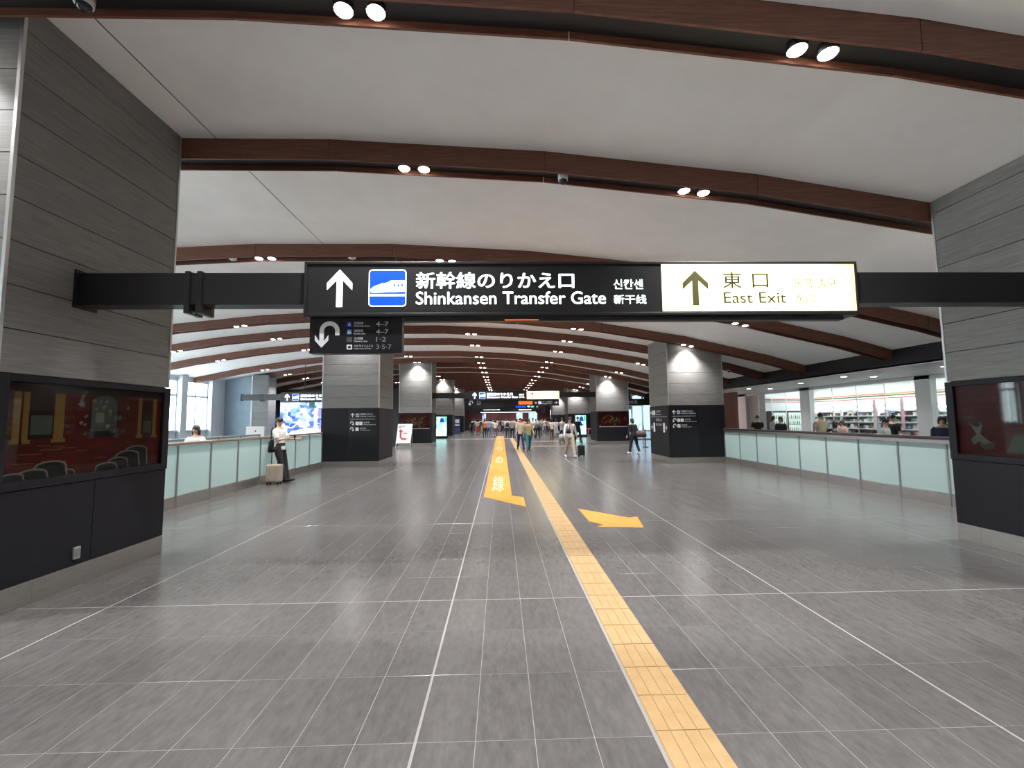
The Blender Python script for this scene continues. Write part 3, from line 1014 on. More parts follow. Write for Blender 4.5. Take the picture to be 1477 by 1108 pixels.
# ------------------------------------------------------------------ hanging signs
SY = 4.50
ZS0, ZS1, XS0, XS1 = 2.705, 3.28, -2.0, 3.785


def sbox(a, b, c, d):
    """pixel box on the near sign face -> x0,x1,z0,z1"""
    p, q = at_y(a, d, SY), at_y(b, c, SY)
    return p.x, q.x, p.z, q.z


def main_sign(label, right_arm=True, lower=True, yellow=True):
    s = root('overhead_sign', (0, SY, ZS0), label, 'sign', 'overhead guide signs')
    box('housing', XS0, XS1, SY, SY + 0.30, ZS0, ZS1, MT['black'], s, 0.012)
    # slim face frame
    for a in ((XS0, XS1, ZS1 - 0.03, ZS1 - 0.004), (XS0, XS1, ZS0 + 0.004, ZS0 + 0.035)):
        box('face_frame', a[0] + 0.004, a[1] - 0.004, SY - 0.014, SY, a[2], a[3], MT['black'], s, 0.004)
    for x in (XS0 + 0.004, XS1 - 0.03):
        box('face_frame', x, x + 0.026, SY - 0.014, SY, ZS0 + 0.036, ZS1 - 0.031, MT['black'], s, 0.004)
    fr = (Vector((0, SY - 0.003, 0)), Vector((1, 0, 0)), Vector((0, 0, 1)))
    a = sbox(470.7, 509, 389, 443)
    cx, cz, hw, hh = (a[0] + a[1]) / 2, (a[2] + a[3]) / 2, (a[1] - a[0]) / 2, (a[3] - a[2]) / 2
    up = [(-0.24, -1), (0.24, -1), (0.24, 0.42), (0.98, -0.10), (0.98, 0.28), (0.0, 1.0), (-0.98, 0.28), (-0.98, -0.10), (-0.24, 0.42)]
    flat('arrow', [(cx + hw * u, cz + hh * v) for u, v in up], MT['wlit'], fr, s)
    train_icon(s, fr, *sbox(531.5, 586.4, 389, 442.5), MT['wlit'], MT['blit'])
    text('lettering', '新幹線のりかえ口', *sbox(599.8, 828, 392.5, 416.5), MT['wlit'], fr, s, 0.016)
    text('lettering', 'Shinkansen Transfer Gate', *sbox(599.8, 873.6, 420.5, 439.3), MT['wlit'], fr, s, 0.010)
    text('lettering', '신칸센', *sbox(885, 927, 403, 417), MT['wlit'], fr, s, 0.008)
    text('lettering', '新干线', *sbox(885.5, 932, 425.3, 438.5), MT['wlit'], fr, s, 0.008)
    y = sbox(956, 1233.5, 380.5, 449)
    box('lit_panel', y[0], y[1], SY - 0.004, SY + 0.004, y[2], y[3], MT['ylit'], s)
    fy = (Vector((0, SY - 0.007, 0)), Vector((1, 0, 0)), Vector((0, 0, 1)))
    a = sbox(984.7, 1020.5, 390.5, 441)
    cx, cz, hw, hh = (a[0] + a[1]) / 2, (a[2] + a[3]) / 2, (a[1] - a[0]) / 2, (a[3] - a[2]) / 2
    flat('arrow', [(cx + hw * u, cz + hh * v) for u, v in up], MT['olive'], fy, s)
    text('lettering', '東', *sbox(1042.5, 1068.5, 393, 416), MT['olive'], fy, s, 0.008)
    text('lettering', '口', *sbox(1085, 1107, 395, 415), MT['olive'], fy, s, 0.008)
    text('lettering', 'East Exit', *sbox(1044, 1133, 421.5, 437.5), MT['olive'], fy, s, 0.004)
    text('lettering', '동쪽 출구', *sbox(1144.7, 1205, 402.5, 416), MT['olive2'], fy, s)
    text('lettering', '东口', *sbox(1147, 1173.6, 425, 437), MT['olive2'], fy, s)
    # arms to the pillars
    box('support_arm', PIN_L + 0.002, XS0, SY + 0.06, SY + 0.26, 2.85, 3.185, MT['black'], s, 0.006)
    box('arm_flange', PIN_L + 0.0005, PIN_L + 0.02, SY + 0.03, SY + 0.29, 2.82, 3.215, MT['black'], s)
    if right_arm:
        box('support_arm', XS1, PIN_R - 0.002, SY + 0.06, SY + 0.26, 2.85, 3.185, MT['black'], s, 0.006)
        box('arm_flange', PIN_R - 0.02, PIN_R - 0.0005, SY + 0.03, SY + 0.29, 2.82, 3.215, MT['black'], s)
    for x in (-3.235, -3.115):
        box('clamp', x, x + 0.05, SY + 0.045, SY + 0.275, 2.76, 3.20, MT['black'], s, 0.004)
    tube('clamp_hook', [(-3.13, SY + 0.07, 2.78), (-3.145, SY + 0.07, 2.745), (-3.16, SY + 0.07, 2.78)], 0.006, MT['alu'], (0, 0, 0), s, 6)
    return s


sign_near = main_sign('large black overhead sign with blue train icon and lit yellow exit panel, nearest')
# thin black bar slung just under the sign
bar = root('sign_light_bar', (1.3, SY + 0.02, 2.66), 'thin black bar slung under the nearest overhead sign', 'light bar')
box('bar', -1.0, 3.62, SY + 0.005, SY + 0.09, 2.655, 2.695, MT['black'], bar, 0.008)
box('glow_strip', 0.05, 0.40, SY + 0.0025, SY + 0.0055, 2.66, 2.672, MT['odim'], bar)
for x in (-0.5, 1.3, 3.2):
    box('hanger', x, x + 0.04, SY + 0.03, SY + 0.06, 2.69, 2.7045, MT['black'], bar)

sub = root('hanging_panel_sign', (-1.49, SY + 0.06, 2.52), 'small black platform sign with a grey U-turn arrow under the big sign', 'sign')
sb0, sb1 = at_y(445.5, 510, SY + 0.05), at_y(580, 458, SY + 0.05)
box('panel', sb0.x, sb1.x, SY + 0.05, SY + 0.16, sb0.z, ZS0 - 0.001, MT['signblack'], sub, 0.006)


def qbox(a, b, c, d):
    """second-crop pixels of the small sign -> box"""
    k = 160 / 1477
    p, q = at_y(440 + a * k, 450 + d * k, SY + 0.045), at_y(440 + b * k, 450 + c * k, SY + 0.045)
    return p.x, q.x, p.z, q.z


fs = (Vector((0, SY + 0.046, 0)), Vector((1, 0, 0)), Vector((0, 0, 1)))
q = qbox(118, 465, 145, 480)
uturn(sub, fs, (q[0] + q[1]) / 2 - 0.012, (q[2] + q[3]) / 2 + 0.005, (q[3] - q[2]) * 1.02, MT['wdim'])
rows = [('A', '北陸線', 'Hokuriku Line', '4–7', 775, 862, 1110, 'bdim'), ('B', '湖西線', 'Kosei Line', '4–7', 773, 800, 1110, 'cdim'),
        ('', '小浜線', 'Obama Line', '1·2', 770, 828, 1078, 'gdim'), ('', 'ハピラインふくい', 'Hapi-Line Fukui', '3·5·7', 905, 878, 1150, 'wdim')]
for k, (c, jp, en, num, xj, xe, xn, mm) in enumerate(rows):
    y0 = 130 + 101 * k
    flat('route_tile', rounded(*qbox(553, 626, y0 + 3, y0 + 68), 0.004), MT[mm], fs, sub)
    f2 = (fs[0] + Vector((0, -0.0015, 0)), fs[1], fs[2])
    if c:
        text('lettering', c, *qbox(570, 610, y0 + 12, y0 + 58), MT['wdim'], f2, sub)
    if k == 3:
        flat('route_tile', rounded(*qbox(571, 608, y0 + 20, y0 + 52), 0.002), MT['signblack'], f2, sub)
    text('lettering', jp, *qbox(650, xj, y0 + 2, y0 + 38), MT['wdim'], fs, sub)
    text('lettering', en, *qbox(650, xe, y0 + 46, y0 + 68), MT['wdim'], fs, sub)
    text('lettering', num, *qbox(945, xn, y0, y0 + 62), MT['wdim'], fs, sub, 0.004)

# the same sign again between the third pillars, and one over the left hall
s2 = copy_tree(sign_near, (0.0, 28.3, ZS0 + 0.17))
tag(s2, 'black overhead sign with lit exit panel hanging between the third pair of pillars')
fb = root('hanging_panel_sign', (0.9, 28.35, 2.6), 'wide dark panel under the far overhead sign with an orange strip', 'sign')
box('panel', -2.15, 3.75, 28.33, 28.45, 2.49, 2.87, MT['signblack'], fb, 0.006)
ff = (Vector((0, 28.326, 0)), Vector((1, 0, 0)), Vector((0, 0, 1)))
flat('orange_print', rounded(1.15, 2.05, 2.58, 2.80, 0.01), MT['odim'], ff, fb)
arrow(fb, ff, 2.25, 2.69, 0.18, -45, MT['wdim'])
flat('icon_tile', rounded(2.42, 2.62, 2.59, 2.79, 0.01), MT['wdim'], ff, fb)
text('lettering', 'のりば案内', 2.68, 3.3, 2.70, 2.80, MT['wdim'], ff, fb)
text('lettering', 'Platforms', 2.68, 3.3, 2.59, 2.66, MT['wdim'], ff, fb)
arrow(fb, ff, 3.55, 2.69, 0.2, 0, MT['wdim'])
uturn(fb, ff, -1.9, 2.69, 0.3, MT['wdim'])
for k in range(3):
    text('lettering', ['4–7', '1·2', '3·5·7'][k], -1.5, -1.25, 2.78 - 0.1 * k, 2.84 - 0.1 * k, MT['wdim'], ff, fb)

s3 = copy_tree(sign_near, (-10.8, 26.2, ZS0 + 0.05))
tag(s3, 'black overhead sign with train icon in the left hall before the video wall')
for ch in list(s3.children):
    if ch.name.split('.')[0] in ('support_arm', 'arm_flange') and ch.location.x > 2:
        bpy.data.objects.remove(ch)
for x in (-11.5, -8.0):
    box('hanger_rod', x, x + 0.03, 26.33, 26.36, ZS1 + 0.04, zb(x) + FH - 0.02, MT['black'], s3)

# far gate signs
for k, (x0, x1, Y, z0, z1, lab) in enumerate([(-3.6, 4.3, 46.0, 2.65, 3.35, 'dark overhead sign board over the middle of the crowd'),
                                              (-4.0, 5.8, 58.0, 2.45, 3.3, 'dark overhead gate board with white lit lettering at the far end')]):
    g = root('overhead_sign', ((x0 + x1) / 2, Y, z0), lab, 'sign', 'overhead guide signs')
    box('board', x0, x1, Y, Y + 0.25, z0, z1, MT['black'], g, 0.01)
    for x in (x0 + 0.6, x1 - 0.6):
        box('hanger_rod', x, x + 0.05, Y + 0.1, Y + 0.15, z1, zb(x) + FH, MT['black'], g)
    fg = (Vector((0, Y - 0.004, 0)), Vector((1, 0, 0)), Vector((0, 0, 1)))
    if k == 0:
        flat('blue_print', rounded(1.6, 2.6, 2.85, 3.1, 0.01), MT['blit'], fg, g)
        arrow(g, fg, 2.9, 2.97, 0.25, 0, MT['wlit'])
        flat('green_print', rounded(3.15, 3.45, 2.85, 3.1, 0.01), MT['screen_green'], fg, g)
        uturn(g, fg, 3.85, 2.97, 0.3, MT['wdim'])
    else:
        text('lettering', '新幹線のりかえ口', -2.2, -0.1, 2.85, 3.15, MT['wlit'], fg, g, 0.02)
        text('lettering', '北陸線', 0.0, 2.2, 2.95, 3.2, MT['wlit'], fg, g, 0.02)
        text('lettering', '改札口', 2.4, 4.0, 2.8, 3.1, MT['wlit'], fg, g, 0.02)
        flat('light_line', [(-2.6, 2.52), (4.6, 2.52), (4.6, 2.6), (-2.6, 2.6)], MT['wlit'], fg, g)

# far end: red and dark backdrop of the ticket gates
ge_ = root('gate_hall_wall', (0.5, 72, 0), 'dark red fronted wall at the far end behind the crowd', 'wall')
box('red_band', -6.3, 8.1, 72.0, 72.2, 1.6, 2.9, mat('gate_red', (0.13, 0.022, 0.022), 0.5), ge_)
box('lower_band', -6.3, 8.1, 72.02, 72.22, 0, 1.6, MT['darkwall'], ge_)
box('upper_band', -6.3, 8.1, 72.02, 72.22, 2.9, 5.5, MT['darkwall'], ge_)
for k, (x0, x1, z0, z1, mm, lab) in enumerate([(2.6, 3.5, 1.3, 2.6, 'screen_cyan', 'pale blue lit panel on the far end wall, right of the strip'), (4.6, 5.9, 1.2, 2.7, 'screen_cyan', 'wide pale blue lit panel on the far end wall, rightmost'),
                                               (-2.9, -2.4, 1.2, 2.6, 'led', 'narrow violet lit panel on the far end wall, left of the strip')]):
    lp = root('lit_wall_panel', ((x0 + x1) / 2, 71.95, z0), lab, 'screen')
    box('frame', x0 - 0.06, x1 + 0.06, 71.93, 71.999, z0 - 0.06, z1 + 0.06, MT['alu'], lp)
    box('lit_face', x0, x1, 71.92, 71.93, z0, z1, MT[mm], lp)
wall('ceiling_far', -6.5, 8.3, Y_END, 72.2, 3.6, 3.7, m='darkwall')
for k, (x, y) in enumerate([(-3.5, 66.0), (0.9, 66.0), (5.3, 66.0), (-1.3, 69.5), (3.1, 69.5)]):  # lamps added to brighten the dark far end
    gl_ = root('gate_fill_light', (x, y, 3.58), 'added flat white lamp brightening the far gate hall, %s' % ['front left', 'front middle', 'front right', 'rear left', 'rear right'][k], 'light', 'added gate hall lamps')
    box('diffuser', x - 0.55, x + 0.55, y - 0.1, y + 0.1, 3.55, 3.575, MT['tubelight'], gl_)
    box('housing', x - 0.58, x + 0.58, y - 0.13, y + 0.13, 3.575, 3.598, MT['white'], gl_)
    la = bpy.data.lights.new('gate_fill_lamp', 'AREA')
    la.shape, la.size, la.size_y, la.energy = 'RECTANGLE', 1.1, 0.2, 60.0
    lo = bpy.data.objects.new('gate_fill_lamp', la)
    lo.location = (x, y, 3.54)
    COL.objects.link(lo)
wall('wall_gate_left', -6.5, -6.36, Y_END, 72.2, 0, 3.6, m='darkwall')
wall('wall_gate_right', 8.14, 8.3, Y_END, 72.2, 0, 3.6, m='darkwall')


# ------------------------------------------------------------------ screens
def totem(xc, y, w, z0, z1, label):
    t = root('digital_signage', (xc, y, 0), label, 'screen', 'cyan advertising screens')
    box('casing', xc - w / 2 - 0.08, xc + w / 2 + 0.08, y - 0.14, y, 0.0, z1 + 0.10, MT['black'], t, 0.01)
    sc_ = box('screen', xc - w / 2, xc + w / 2, y - 0.146, y - 0.139, z0, z1, MT['screen_cyan'], t)
    fr = (Vector((xc, y - 0.149, 0)), Vector((1, 0, 0)), Vector((0, 0, 1)))
    h = z1 - z0
    flat('picture_shape', [(-0.15 * w, z0 + 0.70 * h), (0.28 * w, z0 + 0.70 * h), (0.24 * w, z0 + 0.88 * h), (0.1 * w, z0 + 0.96 * h), (-0.1 * w, z0 + 0.9 * h)], MT['screen_navy'], fr, sc_)
    flat('picture_shape', [(0.3 * w, z0 + 0.72 * h), (0.48 * w, z0 + 0.70 * h), (0.48 * w, z0 + 0.98 * h), (0.3 * w, z0 + 0.98 * h)], MT['screen_green'], fr, sc_)
    return t


totem(-5.28, 40.0, 0.95, 0.22, 1.93, 'bright cyan advertising screen on the fourth left pillar')
totem(7.20, 40.0, 0.95, 0.22, 1.93, 'bright cyan advertising screen on the fourth right pillar')
kt = root('ticket_kiosk', (-5.0, 51.6, 0), 'small blue and white kiosk left of the crowd', 'kiosk')
box('body', -5.3, -4.7, 51.5, 52.0, 0.0, 1.75, mat('kiosk_blue', (0.05, 0.08, 0.18), 0.4), kt, 0.02)
box('screen', -5.22, -4.78, 51.49, 51.5, 1.30, 1.65, MT['wdim'], kt)
box('shelf', -5.25, -4.75, 51.40, 51.5, 0.95, 1.10, MT['white'], kt)

vw = root('video_wall', (-12.8, 29.5, 0), 'huge bright blue and white video wall in the left hall', 'screen')
box('casing', -14.45, -8.0, 29.35, 29.58, 0.5, 3.62, MT['black'], vw, 0.01)
scr = box('screen', -14.35, -8.1, 29.34, 29.352, 0.6, 3.52, MT['led'], vw)
fv = (Vector((0, 29.336, 0)), Vector((1, 0, 0)), Vector((0, 0, 1)))
WS = mat('picture_white', (0.1, 0.1, 0.1), 0.4, emit=1.3, ecol=(0.95, 0.97, 1.0))
VI = mat('picture_violet', (0.1, 0.1, 0.1), 0.4, emit=0.8, ecol=(0.30, 0.27, 0.75))
GR = mat('picture_green', (0.02, 0.05, 0.03), 0.4, emit=0.3, ecol=(0.06, 0.3, 0.25))
for pts, mm in (([(-13.9, 0.7), (-11.6, 0.7), (-11.6, 1.15), (-12.6, 1.2), (-13.6, 1.0)], WS), ([(-12.15, 0.9), (-11.95, 0.9), (-11.95, 2.3), (-12.15, 2.3)], WS),
                ([(-11.95, 2.0), (-11.5, 1.9), (-11.5, 2.25), (-11.7, 2.45), (-11.9, 2.4)], VI), ([(-11.9, 0.9), (-11.5, 0.8), (-11.4, 1.9), (-11.75, 1.7)], VI),
                ([(-12.5, 2.55), (-12.15, 2.5), (-12.1, 3.0), (-12.5, 3.05)], GR), ([(-11.5, 1.9), (-10.5, 1.5), (-10.5, 3.3), (-11.4, 3.3)], WS)):
    flat('picture_shape', pts, mm, fv, scr)

# A-board in front of the third left pillar
ab = root('a_board', (-5.85, 27.1, 0), 'white A-board with a red bent arrow before the third left pillar', 'sign board')
V4 = [(-6.30, 27.0, 0.28), (-5.42, 27.0, 0.28), (-5.36, 27.30, 1.42), (-6.24, 27.30, 1.42)]
prism('board', V4, (0, 0.967, -0.254), 0.03, MT['white'], (0, 0, 0), ab)
for x in (-6.30, -5.45):
    tube('leg', [(x, 26.93, 0.0), (x + 0.03, 27.02, 0.30)], 0.014, MT['alu'], (0, 0, 0), ab, 6)
    tube('leg', [(x, 27.62, 0.0), (x + 0.05, 27.34, 1.38)], 0.014, MT['alu'], (0, 0, 0), ab, 6)
tube('crossbar', [(-6.3, 26.95, 0.05), (-5.45, 26.95, 0.05)], 0.012, MT['alu'], (0, 0, 0), ab, 6)
fa = (Vector((-5.86, 26.99, 0.28)) - Vector((0, 0.004, 0)), Vector((1, 0, 0)), Vector((0, 0.254, 0.967)))
flat('red_arrow', [(0.16, 0.20), (0.20, 0.30), (-0.06, 0.30), (-0.14, 0.38), (-0.14, 0.70), (-0.05, 0.70), (-0.18, 0.86), (-0.31, 0.70), (-0.23, 0.70), (-0.23, 0.36), (-0.10, 0.21)], MT['red'], fa, ab)
for z, w in ((1.02, 0.36), (0.94, 0.16)):
    flat('print_line', [(-0.32, z), (-0.32 + w, z), (-0.32 + w, z + 0.035), (-0.32, z + 0.035)], MT['gdim'], fa, ab)
flat('print_line', [(-0.03, 0.58), (0.2, 0.58), (0.2, 0.62), (-0.03, 0.62)], MT['red'], fa, ab)

# glass entrance on the right beyond the third pillar
ent = root('glass_entrance', (10.0, 33.6, 0), 'bright glazed entrance doors right of the third right pillar', 'door')
for k in range(6):
    x = 8.3 + k * 0.82
    box('frame_post', x, x + 0.09, 33.5, 33.62, 0, 3.6, MT['frame'], ent)
    if k < 5:
        box('pane', x + 0.09, x + 0.82, 33.55, 33.56, 0.1, 2.55, MT['door_glass'], ent)
        box('upper_pane', x + 0.09, x + 0.82, 33.55, 33.56, 2.65, 3.5, MT['door_glass'], ent)
box('transom', 8.3, 12.5, 33.5, 33.62, 2.55, 2.65, MT['frame'], ent)
box('header', 8.3, 12.5, 33.5, 33.62, 3.5, 4.2, MT['darkwall'], ent)
box('threshold', 8.3, 12.5, 33.5, 33.62, 0.0, 0.1, MT['steel'], ent)
wall('wall_entrance_side', 12.5, 12.8, 30.5, 33.8, 0, 3.2, m='white')
es = root('overhead_sign', (9.9, 31.2, 2.5), 'dark sign over the glazed entrance right of the third right pillar', 'sign', 'overhead guide signs')
box('board', 8.6, 11.0, 31.2, 31.3, 2.55, 3.0, MT['signblack'], es, 0.01)
text('lettering', '待合室', 8.9, 9.7, 2.66, 2.9, MT['wdim'], ((0, 31.195, 0), (1, 0, 0), (0, 0, 1)), es)
for x in (8.9, 10.6):
    box('hanger_rod', x, x + 0.03, 31.24, 31.27, 3.0, zb(x) + FH, MT['black'], es)
for k, (x, y) in enumerate([(8.15, 25.0), (9.9, 25.0)]):
    bp_ = root('barrier_post', (x, y, 0), ['belt barrier post beside the second right pillar', 'belt barrier post farther right behind the second right pillar'][k], 'barrier', 'belt barrier posts')
    tube('base', [(x, y, 0), (x, y, 0.025), (x, y, 0.05)], [0.17, 0.17, 0.04], MT['black'], (0, 0, 0), bp_, 16)
    tube('pole', [(x, y, 0.04), (x, y, 0.95)], 0.03, MT['black'], (0, 0, 0), bp_, 10)
    tube('belt_head', [(x, y, 0.88), (x, y, 1.0)], 0.042, MT['black'], (0, 0, 0), bp_, 12)
tag(box('barrier_belt', 8.195, 9.855, 24.995, 25.005, 0.90, 0.95, MT['black']), 'black retractable belt between the two barrier posts', 'barrier belt')

# red stool near the far right screen
st_ = root('stool', (8.0, 38.6, 0), 'red topped stool near the far right advertising screen', 'stool')
tube('seat', [(7.75, 38.6, 0.70), (7.75, 38.6, 0.80)], [0.22, 0.24], MT['red'], (0, 0, 0), st_, 14)
for a in range(4):
    c_, s_ = math.cos(a * 1.57 + 0.78), math.sin(a * 1.57 + 0.78)
    tube('leg', [(7.75 + 0.24 * c_, 38.6 + 0.24 * s_, 0), (7.75 + 0.15 * c_, 38.6 + 0.15 * s_, 0.71)], 0.014, MT['alu'], (0, 0, 0), st_, 6)

# ------------------------------------------------------------------ shop on the right
SXF, SXB = 14.3, 17.0
shop = root('storefront', (SXF, 17, 0), 'white framed convenience shop front with glazing behind the right railing', 'storefront')
for ya, yb in ((11.0, 11.6), (14.35, 14.9), (20.15, 20.8), (25.5, 26.8)):
    box('column', SXF - 0.02, SXF + 0.2, ya, yb, 0, 2.98, MT['white'], shop)
box('fascia', SXF - 0.02, SXF + 0.2, 11.6, 26.8, 2.86, 2.98, MT['white'], shop)
for ya, yb in ((11.6, 14.35), (14.9, 20.15), (20.8, 25.5)):
    n = max(1, round((yb - ya) / 1.25))
    st = (yb - ya) / n
    for k in range(n):
        box('pane', SXF + 0.06, SXF + 0.07, ya + k * st + 0.02, ya + (k + 1) * st - 0.02, 0.1, 2.84, MT['glass'], shop)
        if k:
            box('mullion', SXF + 0.05, SXF + 0.08, ya + k * st - 0.012, ya + k * st + 0.012, 0.1, 2.86, MT['alu'], shop)
    box('sill', SXF, SXF + 0.12, ya, yb, 0, 0.1, MT['alu'], shop)
wall('wall_shop_back', SXB, SXB + 0.2, 11.0, 24.0, 0, 3.4, m='white')
wall('wall_shop_front_end', SXF, SXB, 10.88, 10.98, 0, 3.4, m='white')
tag(box('ceiling_shop', SXF + 0.2, SXB + 0.2, 11.0, 24.2, 3.3, 3.4, MT['white']), kind='structure')
# coloured stripes along the shop walls
stp = root('wall_stripe_band', (SXB - 0.01, 17.5, 2.5), 'orange green and red stripes along the shop back wall', 'stripes')
for z0, z1, mm in ((2.58, 2.65, 'sorange'), (2.50, 2.56, 'sgreen'), (2.40, 2.44, 'sred')):
    box('stripe', SXB - 0.012, SXB, 11.0, 23.9, z0, z1, MT[mm], stp)
stp = root('wall_stripe_band', (15.6, 23.98, 2.5), 'red and dark stripes on the shop end wall above the fridges', 'stripes')
for z0, z1, mm in ((2.56, 2.62, 'sred'), (2.48, 2.53, 'sgreen'), (2.40, 2.43, 'sred')):
    box('stripe', SXF + 0.2, SXB - 0.02, 23.985, 24.0, z0, z1, MT[mm], stp)
for k in range(6):
    y = 12.3 + 1.95 * k
    lt = root('shop_light', (16.3, y + 0.85, 3.1), 'long white tube light under the shop ceiling, %s from the near end' % ORD[k], 'light', 'shop tube lights')
    box('tube', 16.25, 16.33, y, y + 1.7, 3.06, 3.11, MT['tubelight'], lt, 0.01)
    box('housing', 16.24, 16.34, y - 0.02, y + 1.72, 3.11, 3.15, MT['white'], lt)
    box('hanger', 16.28, 16.30, y + 0.85, y + 0.87, 3.15, 3.3, MT['white'], lt)
    la = bpy.data.lights.new('tube_glow', 'AREA')
    la.shape, la.size, la.size_y, la.energy, la.color = 'RECTANGLE', 0.08, 1.7, 20.0, (0.93, 1.0, 0.98)
    lo = bpy.data.objects.new('tube_glow', la)
    lo.location = (16.29, y + 0.85, 3.05)
    COL.objects.link(lo)
# open chiller shelves along the back wall
PROD = [mat('pack_%s' % n, c, 0.5) for n, c in (('white', (0.75, 0.74, 0.7)), ('navy', (0.04, 0.05, 0.09)), ('brown', (0.12, 0.07, 0.05)), ('red', (0.32, 0.08, 0.07)), ('green', (0.13, 0.2, 0.12)), ('blue', (0.2, 0.27, 0.38)), ('cream', (0.7, 0.64, 0.5)), ('dark', (0.03, 0.03, 0.03)), ('pink', (0.65, 0.38, 0.40)))]
rnd = random.Random(5)
for k in range(4):
    y = 14.9 + 2.05 * k
    sh = root('chiller_shelf', (16.6, y + 1, 0), 'white open chiller full of small packs, %s along the shop back wall' % ORD[k], 'chiller', 'open chillers in the shop')
    box('back_panel', 16.9, 16.96, y, y + 2.0, 0.0, 2.05, MT['white'], sh)
    box('plinth', 16.25, 16.9, y, y + 2.0, 0.0, 0.45, MT['white'], sh)
    box('canopy', 16.45, 16.9, y, y + 2.0, 2.0, 2.10, MT['white'], sh)
    box('canopy_light', 16.42, 16.5, y + 0.03, y + 1.97, 1.92, 1.995, MT['tubelight'], sh)
    for z in (0.75, 1.05, 1.35, 1.62):
        box('shelf', 16.4, 16.9, y + 0.02, y + 1.98, z, z + 0.03, MT['white'], sh)
        box('price_strip', 16.385, 16.4, y + 0.02, y + 1.98, z - 0.005, z + 0.035, MT['wpaint'], sh)
    for x in (y, y + 1.97):
        box('side_panel', 16.4, 16.9, x, x + 0.03, 0.45, 2.0, MT['white'], sh)
    # packs on the shelves (too small to pick apart): joined per shelf unit
    V, F, mi = [], [], []
    for z in (0.78, 1.08, 1.38, 1.65):
        yy = y + 0.06
        while yy < y + 1.9:
            w = rnd.uniform(0.07, 0.16)
            h = rnd.uniform(0.08, 0.2)
            o_ = len(V)
            V += [(16.45, yy, z), (16.8, yy, z), (16.8, yy + w, z), (16.45, yy + w, z), (16.45, yy, z + h), (16.8, yy, z + h), (16.8, yy + w, z + h), (16.45, yy + w, z + h)]
            F += [tuple(o_ + i for i in f) for f in ((0, 1, 5, 4), (1, 2, 6, 5), (2, 3, 7, 6), (3, 0, 4, 7), (4, 5, 6, 7), (3, 2, 1, 0))]
            mi += [rnd.randrange(len(PROD))] * 6
            yy += w + 0.012
    me = bpy.data.meshes.new('shelf_goods')
    me.from_pydata(V, [], F)
    for m in PROD:
        me.materials.append(m)
    me.polygons.foreach_set('material_index', mi)
    tag(mesh_obj('shelf_goods', me, None, (0, 0, 0)), 'rows of small packed goods filling the %s chiller' % ORD[k], 'groceries', 'goods in the chillers', 'stuff')
# two banner strips on the chillers
for k, y in enumerate((17.6, 18.95)):
    tag(box('promo_banner', 16.35, 16.36, y, y + 0.16, 1.05, 2.35, PROD[8]), 'tall pink promotion banner in the shop, %s' % ['nearer one', 'farther one'][k], 'banner', 'promotion banners')
# glass door fridges on the end wall
for k in range(3):
    x = 14.55 + 0.82 * k
    fg = root('drinks_fridge', (x + 0.4, 23.7, 0), 'glass door drinks fridge on the shop end wall, %s from the left' % ORD[k], 'fridge', 'glass door fridges')
    box('cabinet', x, x + 0.78, 23.45, 23.97, 0, 1.95, MT['darkwall'], fg)
    box('lit_back', x + 0.06, x + 0.72, 23.43, 23.45, 0.2, 1.85, mat('fridge_glow_%d' % k, (0.5, 0.52, 0.5), 0.5, emit=0.5, ecol=(0.9, 1, 0.95)), fg)
    dr = box('door', x + 0.03, x + 0.75, 23.36, 23.375, 0.12, 1.90, MT['glass'], fg)
    box('door_handle', x + 0.66, x + 0.70, 23.32, 23.36, 0.8, 1.3, MT['alu'], dr)
    for z in (0.5, 0.85, 1.2, 1.52):
        box('shelf', x + 0.06, x + 0.72, 23.385, 23.43, z, z + 0.02, MT['alu'], fg)
        for q in range(6):
            xx = x + 0.09 + 0.105 * q
            tube('bottle', [(xx, 23.408, z + 0.02), (xx, 23.408, z + 0.15), (xx, 23.408, z + 0.19), (xx, 23.408, z + 0.23)], [0.018, 0.018, 0.01, 0.01], PROD[(q * 3 + int(z * 10) + k) % 8], (0, 0, 0), fg, 8)
# soffit downlights before the shop
for k, (px, py) in enumerate([(1080, 560.7), (1111, 560.5), (1155, 552.5), (1217, 543), (1260, 543), (1363, 528)]):
    p_ = on_floor(px, py, 2.985)
    dl = root('soffit_downlight', (p_.x, p_.y, 2.98), 'round white downlight in the shop soffit, %s from the far end' % ORD[k], 'light', 'shop soffit downlights')
    tube('ring', [(p_.x, p_.y, 2.972), (p_.x, p_.y, 2.9845)], [0.12, 0.13], MT['white'], (0, 0, 0), dl, 18)
    tube('lens', [(p_.x, p_.y, 2.966), (p_.x, p_.y, 2.973)], [0.08, 0.09], MT['shoplens'], (0, 0, 0), dl, 18)
    la = bpy.data.lights.new('soffit_downlight_beam', 'SPOT')
    la.energy, la.spot_size, la.spot_blend, la.shadow_soft_size = 90.0, math.radians(120), 0.8, 0.08
    lo = bpy.data.objects.new('soffit_downlight_beam', la)
    lo.location = (p_.x, p_.y, 2.95)
    COL.objects.link(lo)
